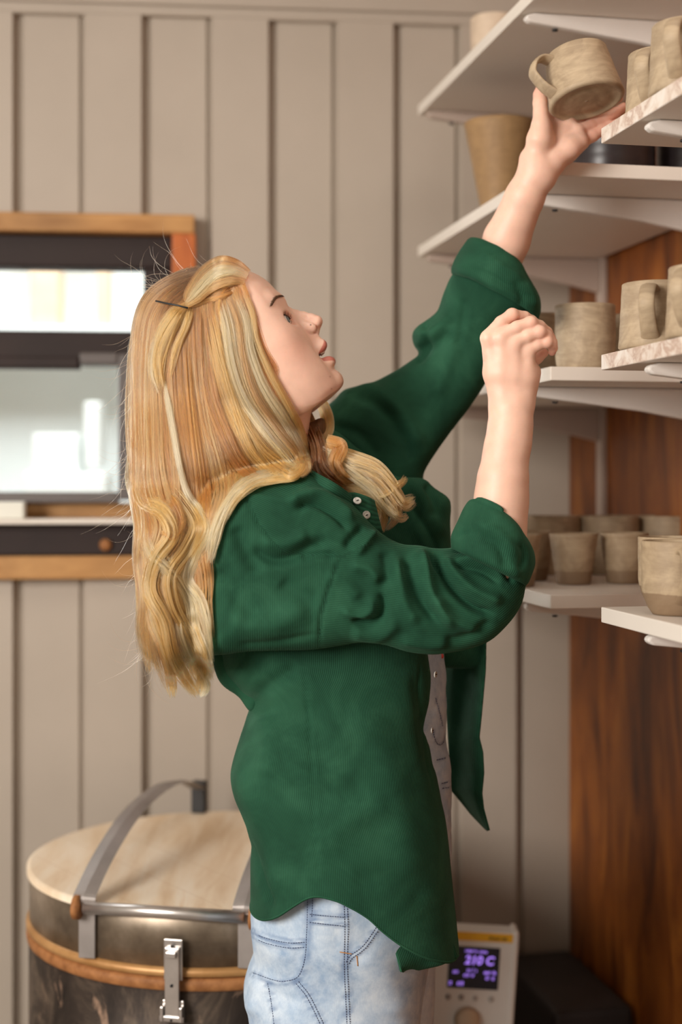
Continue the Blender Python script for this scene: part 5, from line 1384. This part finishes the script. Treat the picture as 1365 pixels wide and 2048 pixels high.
# the bib strip in front of the chest
bibL = [(1240, 840), (1560, 850), (1720, 880)]; bibR = smooth_tab([(1240, 884), (1307, 888), (1362, 893), (1454, 893), (1475, 891), (1500, 896), (1526, 902), (1577, 903), (1698, 903), (1740, 902)])
Vb = []; mb, nb = 40, 120
for i in range(nb):
    y = 1240 + 500 * i / (nb - 1)
    for j in range(mb):
        a = -math.pi / 2 + math.pi * j / (mb - 1); r_ = ip(bibR, y); 
        x = r_ - 90 + 90 * math.cos(a); Vb.append(Pn(x, y, 1.785) + np.array([0, 0.075 * math.sin(a) , 0]))
Vb = np.array(Vb); Qb = np.array([(i * mb + j, i * mb + j + 1, (i + 1) * mb + j + 1, (i + 1) * mb + j) for i in range(nb - 1) for j in range(mb - 1)])
Nb = normals(Vb, Qb); 
if Nb[:, 0].sum() < 0: Nb = -Nb; Qb = Qb[:, ::-1]
Vb = wrinkle(Vb, Nb, 0.0012, 45, 1.0)
bs = [([(866, 1458), (872, 1482), (880, 1490), (888, 1484), (892, 1470)], 1), ([(874, 1520), (893, 1516)], 1), ([(884, 1567), (902, 1563)], 1), ([(886, 1577), (902, 1574)], 1), ([(872, 1396), (880, 1425), (887, 1455)], 1)]
qx, qy = to_px(Vb); wb = np.zeros(len(Vb))
for s_, k_ in bs:
    d_, pos_, sd_ = seg_dist(qx, qy, np.array(s_, float)); wb += 0.6 * np.exp(-(d_ / 2.0) ** 2) * (Nb[:, 1] < 0.3)
jsub('bib', Vb, Qb, M['denim'], np.clip(wb, 0, 0.8))
for s_, k_ in bs: stitches(s_, 0, M['stitch'], 'stitching', jeans, (Vb, Nb), r=0.0005)
V, Fc = lathe_arrays([(0, 0), (0.0032, 0), (0.003, 0.0014), (0, 0.0018)], 14); c_ = jpts([(884, 1312)], (Vb, Nb), 0.001)[0]
jsub('rivet', np.array([c_ + np.array([v[2] * 0.5, -v[2], 0]) + np.array([v[0] * 0.6, v[0] * 0.3, v[1]]) for v in V]), Fc, mottled('red_enamel', [(0.5, 0.03, 0.02), (0.6, 0.05, 0.03)], 5, 0.4))
# shoes
for k_, (xx, yy) in enumerate(((0.03, 1.72), (0.0, 1.865))):
    f_ = Field((xx - 0.14, yy - 0.07, -0.02), (xx + 0.22, yy + 0.07, 0.16), 0.005)
    f_.cone((xx - 0.05, yy, 0.045), (xx + 0.04, yy, 0.05), 0.042, 0.045, 0.02); f_.cone((xx + 0.03, yy, 0.045), (xx + 0.15, yy - 0.005, 0.036), 0.042, 0.034, 0.02); f_.cone((xx - 0.04, yy, 0.05), (xx - 0.04, yy, 0.12), 0.036, 0.036, 0.02)
    Vs, Qs = f_.mesh(); Vs[:, 2] = np.maximum(Vs[:, 2], 0.001); mesh_np('shoe', Vs, Qs[:, ::-1], M['dark_glaze'], person)
# ------------------------------------------------------------------ hair
def hair_mat():
    m = bpy.data.materials.new('blond_hair'); m.use_nodes = True; nt = m.node_tree; nt.nodes.clear()
    a = nt.nodes.new('ShaderNodeAttribute'); a.attribute_name = 'hcol'
    h = nt.nodes.new('ShaderNodeBsdfHairPrincipled'); h.model = 'CHIANG'; h.parametrization = 'COLOR'
    h.inputs['Roughness'].default_value = 0.32; h.inputs['Radial Roughness'].default_value = 0.45; h.inputs['Random Roughness'].default_value = 0.1
    nt.links.new(a.outputs['Color'], h.inputs['Color'])
    o = nt.nodes.new('ShaderNodeOutputMaterial'); nt.links.new(h.outputs[0], o.inputs[0]); return m
M['hair'] = hair_mat()
def base_mat():
    m, nt, b = nodemat('hair_mass')
    v = coords(nt, (1, 1, 0.08)); n = noise(nt, v, 160, 4, 0.6)
    nt.links.new(ramp(nt, [(0.35, (0.07, 0.032, 0.012)), (0.65, (0.19, 0.095, 0.038))], n), b.inputs['Base Color']); b.inputs['Roughness'].default_value = 0.6; return m
M['hair_mass'] = base_mat()
hp = sm_poly([(488, 550), (462, 535), (430, 533), (385, 552), (335, 574), (304, 610), (289, 658), (285, 740), (287, 850), (290, 950), (300, 1030), (306, 1080), (304, 1180), (318, 1270), (345, 1310), (378, 1305), (396, 1260), (394, 1200), (400, 1085), (432, 1020), (485, 978), (550, 948), (598, 936), (602, 895), (582, 845), (556, 797), (530, 750), (508, 690), (496, 640), (484, 596)])
fld = puff(hp, YH, 100, res=0.003, depth=1.02)
Vb_, Qb_ = fld.mesh(); Qb_ = Qb_[:, ::-1]; Vb_ = lapl(Vb_, Qb_, 3)
_px, _py = to_px(Vb_)
bul = (0.028 * sstep(780, 950, _py) + 0.045 * sstep(960, 1080, _py)) 
Vb_[:, 1] -= bul * np.where(Vb_[:, 1] < YH, 1.0, 0.9 * sstep(960, 1080, _py))
# surface depth map in the picture, so that locks lie on whatever is under them
G0x, G0y, GS = 200, 480, 4; GW, GH = 180, 250
Sm = np.full((GW, GH), 9.0)
def feed(V):
    a, b_ = to_px(V); i = ((a - G0x) / GS).astype(int); j = ((b_ - G0y) / GS).astype(int); k_ = (i >= 0) & (j >= 0) & (i < GW) & (j < GH)
    np.minimum.at(Sm, (i[k_], j[k_]), V[k_, 1])
feed(Vb_[Vb_[:, 1] < YH - 0.045 * sstep(960, 1080, _py) + 0.002]); feed(Vh[Vh[:, 1] < YH]); feed(Vn[Vn[:, 1] < NY])
for _ in range(3):      # fill holes
    m_ = Sm > 5; S2 = Sm.copy()
    for dx, dy in ((1, 0), (-1, 0), (0, 1), (0, -1)): S2 = np.minimum(S2, np.roll(Sm, (dx, dy), (0, 1)))
    Sm[m_] = S2[m_]
Sm[Sm > 5] = YH
for _ in range(3):
    S2 = Sm.copy()
    for dx, dy in ((1, 0), (-1, 0), (0, 1), (0, -1)): S2 = np.minimum(S2, np.roll(Sm, (dx, dy), (0, 1)))
    Sm = S2 + 0.0003
for _ in range(7):
    S2 = Sm.copy(); S2[1:-1, 1:-1] = (Sm[1:-1, 1:-1] * 2 + Sm[:-2, 1:-1] + Sm[2:, 1:-1] + Sm[1:-1, :-2] + Sm[1:-1, 2:]) / 6; Sm = np.minimum(S2, Sm + 0.0012)
def surf(a, b_):
    u = np.clip((a - G0x) / GS - 0.5, 0, GW - 1.01); v = np.clip((b_ - G0y) / GS - 0.5, 0, GH - 1.01); i = u.astype(int); j = v.astype(int); u = u - i; v = v - j
    return Sm[i, j] * (1 - u) * (1 - v) + Sm[i + 1, j] * u * (1 - v) + Sm[i, j + 1] * (1 - u) * v + Sm[i + 1, j + 1] * u * v
rng = np.random.RandomState(11)
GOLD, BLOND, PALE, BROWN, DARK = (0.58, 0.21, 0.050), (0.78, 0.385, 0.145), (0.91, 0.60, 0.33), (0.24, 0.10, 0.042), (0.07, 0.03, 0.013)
pos_all, rad_all, col_all, sizes = [], [], [], []
def lock(pts, wd, n, col, lift=(0.001, 0.006), wave=0.0, col2=None, rootdark=0.0, K=26, Yfix=None, curl=0.0, spread=0.9, rad=0.00026, frizz=1.0, root=0.10):
    g = catmull(np.array(pts, float)[:, :2], K); Yg = None
    if Yfix is not None: Yg = np.interp(np.linspace(0, 1, K), np.linspace(0, 1, len(Yfix)), Yfix)
    t = np.gradient(g, axis=0); t /= np.linalg.norm(t, axis=1)[:, None] + 1e-9; nr_ = np.stack([-t[:, 1], t[:, 0]], 1)
    w_ = np.interp(np.linspace(0, 1, K), np.linspace(0, 1, len(wd)), wd); T = np.linspace(0, 1, K)
    if n > 1: w_ = w_ * 1.25
    nc_ = max(5, n // 13); oc = np.linspace(-1, 1, nc_) + rng.randn(nc_) * 0.10; lc = rng.rand(nc_); pc = rng.rand(nc_) * 6.28; hc = rng.rand(nc_); fc_ = 2.0 + 1.5 * rng.rand(nc_)
    for s in range(n):
        c = rng.randint(nc_); j_ = rng.randn() * spread * (1.2 / nc_ * 2)
        o = oc[c] + j_ * (1.0 - 0.35 * T) 
        end = 1 - (0.30 * lc[(c * 7 + 3) % nc_] * rng.rand() + 0.03 * rng.rand()); beg = root * rng.rand() * (0.4 + lc[(c * 5 + 1) % nc_])
        wv = w_ * (1 - 0.45 * np.exp(-((1 - T) / 0.12) ** 2) * rng.rand())
        xy = g + nr_ * (o * wv)[:, None]
        xy = xy + nr_ * (wave * np.sin(fc_[c] * 3.1 * T + pc[c]) * T)[:, None]
        ff = rng.randn(2) * 0.9 * frizz; ph = rng.rand() * 6.28
        xy = xy + nr_ * (ff[0] * np.sin(T * 7 + ph) * T ** 0.5)[:, None]
        tt_ = beg + (end - beg) * T; xy = np.stack([np.interp(tt_, T, xy[:, k]) for k in (0, 1)], 1)
        lf = lift[0] + (lift[1] - lift[0]) * (0.65 * lc[c] + 0.35 * rng.rand())
        hump = np.cos(np.clip(o, -1.1, 1.1) * 1.25); lf = lf * (0.3 + 0.7 * sstep(0, 0.25, T))
        Yv = (surf(xy[:, 0], xy[:, 1]) if Yg is None else Yg + 0.0 * T) - lf * (0.45 + 0.55 * hump) + curl * np.sin(T * 9 + pc[c]) * T
        p = np.stack([(xy[:, 0] - CX) / F * Yv, Yv, ZC - (xy[:, 1] - HY) / F * Yv], 1)
        pos_all.append(p); sizes.append(K)
        rad_all.append(rad * (0.75 + 0.5 * rng.rand()) * np.clip(1.15 - T ** 3, 0.25, 1))
        mixv = np.clip(hc[c] * 0.7 + rng.rand() * 0.5 - 0.1, 0, 1) if col2 is not None else 0
        base = np.array(col) * (1 - mixv) + np.array(col2 if col2 is not None else col) * mixv
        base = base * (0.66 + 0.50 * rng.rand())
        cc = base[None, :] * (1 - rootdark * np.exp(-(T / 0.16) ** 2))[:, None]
        col_all.append(np.clip(np.hstack([cc, np.ones((K, 1))]), 0, 0.97))
# under layer over the whole mass, its brown darkened as shadow between the locks
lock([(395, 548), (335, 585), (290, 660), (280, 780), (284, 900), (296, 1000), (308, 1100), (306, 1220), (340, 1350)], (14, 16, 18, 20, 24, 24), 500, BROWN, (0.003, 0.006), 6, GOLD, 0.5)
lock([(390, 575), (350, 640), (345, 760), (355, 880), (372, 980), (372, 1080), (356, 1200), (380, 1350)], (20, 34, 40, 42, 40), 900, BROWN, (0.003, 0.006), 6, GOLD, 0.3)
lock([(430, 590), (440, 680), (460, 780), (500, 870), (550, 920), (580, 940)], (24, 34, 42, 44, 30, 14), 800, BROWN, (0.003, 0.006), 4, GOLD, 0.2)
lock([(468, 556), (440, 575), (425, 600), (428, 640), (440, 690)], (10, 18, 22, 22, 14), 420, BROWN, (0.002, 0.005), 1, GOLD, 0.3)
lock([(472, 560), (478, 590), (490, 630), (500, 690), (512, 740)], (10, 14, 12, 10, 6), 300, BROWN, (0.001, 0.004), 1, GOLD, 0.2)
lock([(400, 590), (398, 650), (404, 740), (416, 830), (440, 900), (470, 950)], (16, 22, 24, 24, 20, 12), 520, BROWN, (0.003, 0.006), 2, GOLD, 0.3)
# crown and back curtain
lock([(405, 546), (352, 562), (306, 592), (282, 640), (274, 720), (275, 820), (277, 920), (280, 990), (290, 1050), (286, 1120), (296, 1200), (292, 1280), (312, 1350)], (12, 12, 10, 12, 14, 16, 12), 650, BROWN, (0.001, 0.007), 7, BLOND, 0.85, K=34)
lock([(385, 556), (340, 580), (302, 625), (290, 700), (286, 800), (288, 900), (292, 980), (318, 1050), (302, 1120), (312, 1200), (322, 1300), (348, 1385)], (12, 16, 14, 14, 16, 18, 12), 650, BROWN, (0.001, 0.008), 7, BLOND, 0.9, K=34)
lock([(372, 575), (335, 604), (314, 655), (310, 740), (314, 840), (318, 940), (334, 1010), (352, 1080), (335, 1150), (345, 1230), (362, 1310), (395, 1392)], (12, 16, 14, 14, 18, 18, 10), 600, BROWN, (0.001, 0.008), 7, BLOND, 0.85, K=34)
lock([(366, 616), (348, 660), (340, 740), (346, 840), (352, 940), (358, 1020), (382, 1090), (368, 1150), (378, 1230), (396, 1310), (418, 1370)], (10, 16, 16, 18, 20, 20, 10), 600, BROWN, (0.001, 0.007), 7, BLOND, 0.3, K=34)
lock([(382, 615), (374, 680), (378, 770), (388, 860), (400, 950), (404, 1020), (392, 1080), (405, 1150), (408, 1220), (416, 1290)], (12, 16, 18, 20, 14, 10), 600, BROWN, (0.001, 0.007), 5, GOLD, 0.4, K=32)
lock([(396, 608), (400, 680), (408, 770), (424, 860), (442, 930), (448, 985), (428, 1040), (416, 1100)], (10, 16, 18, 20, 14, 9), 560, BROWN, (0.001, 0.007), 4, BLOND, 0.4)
# side curtain towards the face
lock([(415, 598), (428, 660), (446, 740), (474, 820), (515, 885), (556, 925), (590, 946)], (12, 15, 18, 20, 16, 10), 620, BLOND, (0.002, 0.009), 4, GOLD, 0.35)
lock([(436, 588), (452, 650), (466, 730), (490, 800), (535, 865), (576, 912), (600, 940)], (10, 13, 15, 16, 14, 8), 620, BLOND, (0.003, 0.010), 3, PALE, 0.3)
lock([(450, 580), (474, 640), (486, 715), (508, 790), (552, 855), (592, 905), (608, 935), (596, 951)], (9, 11, 12, 14, 12, 7), 560, BLOND, (0.003, 0.011), 3, BROWN, 0.2)
lock([(465, 573), (491, 640), (501, 705), (528, 775), (572, 845), (603, 900), (613, 934), (603, 947)], (7, 9, 9, 10, 9, 5), 480, BLOND, (0.003, 0.010), 2, PALE, 0.25)
lock([(478, 566), (504, 622), (513, 680), (539, 742), (570, 800), (600, 858), (614, 908), (617, 936)], (5, 6, 6, 6, 6, 4), 330, GOLD, (0.002, 0.007), 2, BLOND, 0.2)
lock([(505, 625), (521, 690), (545, 730), (553, 754)], (3, 4, 4, 2), 60, GOLD, (0.001, 0.003), 2, BROWN, 0.0, rad=0.0002)
lock([(560, 800), (590, 850), (610, 885), (622, 910), (616, 950)], (4, 5, 5, 4), 120, BROWN, (0.000, 0.004), 3, DARK, 0.0)
lock([(425, 640), (450, 740), (480, 830), (505, 895), (535, 935), (560, 948)], (10, 14, 15, 14, 10, 5), 420, GOLD, (0.004, 0.010), 3, BLOND)
lock([(405, 660), (420, 780), (450, 870), (485, 930), (520, 955)], (10, 14, 15, 12, 6), 360, BROWN, (0.004, 0.009), 3, GOLD)
# sweep that rolls off the shoulder back to the left
lock([(556, 925), (546, 946), (505, 960), (468, 990), (442, 1035), (426, 1085), (418, 1130)], (10, 10, 11, 10, 9, 5), 520, PALE, (0.003, 0.011), 4, BLOND)
lock([(600, 925), (590, 950), (550, 958), (510, 966), (470, 1000), (444, 1052)], (8, 9, 8, 8, 6, 3), 300, BLOND, (0.003, 0.009), 4, GOLD)
lock([(478, 800), (488, 880), (478, 945), (452, 1000), (430, 1050), (416, 1100), (408, 1150)], (10, 10, 9, 8, 4), 220, BLOND, (0.001, 0.003), 4, GOLD)
lock([(590, 890), (604, 912), (600, 938), (580, 948), (562, 938)], (9, 9, 8, 8, 5), 200, GOLD, (0.006, 0.014), 2, BLOND)
# swept front section held by the pin
lock([(499, 545), (472, 528), (440, 524), (405, 548), (380, 585), (372, 606)], (4, 7, 9, 9, 8, 5), 420, BROWN, (0.001, 0.006), 1, BLOND, 0.3, rad=0.0003)
lock([(496, 552), (464, 541), (430, 548), (400, 578), (374, 608)], (4, 8, 11, 10, 5), 460, BLOND, (0.002, 0.010), 1, PALE, 0.35, rad=0.0003)
lock([(490, 564), (460, 562), (425, 574), (395, 598), (370, 612)], (4, 8, 9, 8, 5), 380, BLOND, (0.002, 0.010), 1, BROWN, 0.2, rad=0.0003)
lock([(474, 580), (450, 588), (420, 596), (392, 606), (372, 614)], (5, 7, 7, 6, 4), 280, BROWN, (0.001, 0.006), 1, GOLD, 0.2)
lock([(376, 606), (350, 632), (326, 675), (315, 725), (322, 780)], (6, 13, 16, 14, 6), 420, GOLD, (0.004, 0.013), 3, BLOND, 0.1)
lock([(374, 612), (342, 640), (316, 690), (305, 740), (318, 790)], (4, 8, 10, 8, 4), 220, GOLD, (0.004, 0.012), 3, PALE)
lock([(382, 612), (372, 650), (352, 700), (338, 760)], (5, 7, 6, 3), 160, GOLD, (0.003, 0.010), 2, BLOND)
lock([(325, 742), (336, 800), (348, 870), (361, 940), (376, 988), (398, 1018), (412, 1062)], (3, 5, 5, 5, 6, 5, 3), 260, PALE, (0.007, 0.011), 0.8, PALE, spread=0.15)
# waves of the lower column
lock([(272, 940), (284, 1000), (326, 1022), (345, 1070), (312, 1120), (300, 1180), (330, 1240), (345, 1310), (372, 1360), (398, 1396)], (14, 16, 16, 14, 14, 12, 8), 480, GOLD, (0.004, 0.014), 4, BLOND, K=36)
lock([(328, 955), (368, 1000), (396, 1050), (378, 1100), (346, 1150), (354, 1210), (384, 1270), (402, 1330), (394, 1392)], (14, 14, 14, 13, 13, 10, 5), 480, BLOND, (0.004, 0.014), 4, GOLD, K=36)
lock([(290, 1040), (302, 1100), (346, 1150), (376, 1200), (386, 1260), (410, 1320), (424, 1362)], (12, 14, 14, 12, 10, 4), 420, BLOND, (0.004, 0.013), 4, PALE, K=32)
lock([(402, 1000), (414, 1060), (388, 1110), (372, 1160), (398, 1200), (414, 1260), (424, 1330)], (9, 11, 12, 10, 9, 4), 340, BLOND, (0.004, 0.012), 4, PALE, K=32)
lock([(266, 900), (262, 960), (278, 1020), (287, 1090), (293, 1160), (290, 1230), (297, 1300), (302, 1350)], (6, 8, 8, 9, 8, 4), 300, BLOND, (0.0, 0.006), 6, GOLD, K=32)
lock([(300, 1180), (306, 1240), (330, 1300), (342, 1360), (346, 1398)], (10, 10, 8, 4), 220, BLOND, (0.002, 0.010), 4, GOLD)
lock([(360, 1200), (365, 1260), (385, 1320), (412, 1372), (402, 1396)], (12, 11, 8, 4), 220, PALE, (0.005, 0.014), 3, BLOND)
lock([(330, 985), (352, 1010), (362, 1045), (345, 1075), (322, 1060)], (12, 12, 10, 8, 4), 200, BROWN, (0.006, 0.012), 2, GOLD)
# far side: curls resting on the chest
pc_ = puff(sm_poly([(612, 850), (648, 836), (656, 880), (690, 912), (750, 935), (788, 980), (775, 1035), (748, 1035), (706, 1000), (652, 962), (612, 948)]), 1.745, 26, res=0.003)
Vd_, Qd_ = pc_.mesh(); Qd_ = Qd_[:, ::-1]
yc = (1.70, 1.69, 1.685, 1.685, 1.70)
for pts, wd, n, c1, c2 in (
    ([(598, 770), (636, 800), (652, 828), (654, 860), (640, 885), (626, 880)], (6, 8, 8, 7, 6, 3), 200, BLOND, GOLD),
    ([(604, 815), (634, 885), (640, 930), (660, 960), (700, 980)], (10, 12, 12, 8), 300, DARK, BROWN),
    ([(625, 860), (650, 905), (700, 918), (748, 935), (778, 968), (800, 1003), (832, 992)], (10, 14, 12, 10, 4), 380, BLOND, GOLD),
    ([(622, 880), (655, 930), (705, 942), (752, 958), (785, 995), (792, 1035), (772, 1062)], (10, 13, 12, 9, 4), 380, BROWN, BLOND),
    ([(625, 910), (660, 958), (702, 982), (742, 1000), (768, 1032), (764, 1066)], (8, 11, 10, 7, 3), 320, BLOND, GOLD),
    ([(650, 900), (700, 925), (757, 948), (792, 988), (812, 1012), (833, 1003)], (9, 12, 10, 7, 3), 320, GOLD, PALE),
    ([(640, 900), (692, 935), (742, 975), (772, 1012), (800, 1036), (818, 1030)], (8, 11, 9, 7, 3), 280, BLOND, PALE),
    ([(660, 960), (720, 985), (768, 992), (800, 968), (813, 952)], (7, 9, 7, 4, 2), 160, GOLD, BLOND),
    ([(652, 880), (682, 892), (672, 925), (690, 955), (730, 970)], (8, 9, 9, 7, 4), 200, BROWN, GOLD),
    ([(700, 960), (745, 990), (752, 1030), (742, 1052), (760, 1062)], (8, 9, 8, 5, 3), 180, BLOND, PALE)):
    lock(pts, wd, n, c1, (0.0, 0.010), 3, c2, Yfix=(1.83, 1.80, 1.76, 1.74, 1.73) if pts[0][0] < 600 else ((1.79, 1.71, 1.69, 1.685, 1.70) if pts[0][0] < 630 else yc), curl=0.003)
# fly-aways
for k in range(190):
    y0 = rng.uniform(545, 1340) if k % 5 else rng.uniform(530, 600); x0 = np.interp(y0, [530, 560, 600, 660, 740, 900, 1000, 1080, 1200, 1350], [440, 350, 296, 272, 262, 262, 268, 284, 288, 300]) + rng.uniform(0, 14)
    L_ = rng.uniform(40, 150); a0 = rng.uniform(1.45, 2.35) if y0 > 620 else rng.uniform(2.3, 4.2); xs = [(x0, y0)]; a = a0; dv = rng.uniform(-0.5, 0.5)
    for q_ in range(5): xs.append((xs[-1][0] + math.cos(a) * L_ / 5, xs[-1][1] + math.sin(a) * L_ / 5)); a += dv + rng.uniform(-0.25, 0.25)
    lock(xs, (0.5, 0.5), 1, BLOND, (0, 0), 0, PALE, K=16, Yfix=[YH - 0.03 * rng.rand() - (0.05 if y0 > 1000 else 0)] * 2, rad=0.00010)
hc = bpy.data.hair_curves.new('hair'); hc.add_curves(sizes)
hc.attributes['position'].data.foreach_set('vector', np.concatenate(pos_all).astype(np.float32).ravel())
ra = hc.attributes.get('radius') or hc.attributes.new('radius', 'FLOAT', 'POINT'); ra.data.foreach_set('value', np.concatenate(rad_all).astype(np.float32))
ca = hc.attributes.new('hcol', 'FLOAT_COLOR', 'POINT'); ca.data.foreach_set('color', np.concatenate(col_all).astype(np.float32).ravel())
hc.materials.append(M['hair'])
hmass = mesh_np('hair', np.concatenate([Vb_, Vd_]), np.concatenate([Qb_, Qd_ + len(Vb_)]), M['hair_mass'], person)
hair = bpy.data.objects.new('hair_strands', hc); COL.objects.link(hair); hair.parent = hmass
# pin
tv, tf = tube_arrays([Pn(a, b_, surf(np.array([a]), np.array([b_]))[0] - 0.013) for a, b_ in ((312, 602), (335, 607), (356, 611), (376, 616))], 0.0011, 8)
mesh_np('hair_pin', tv, tf, M['black'], person)
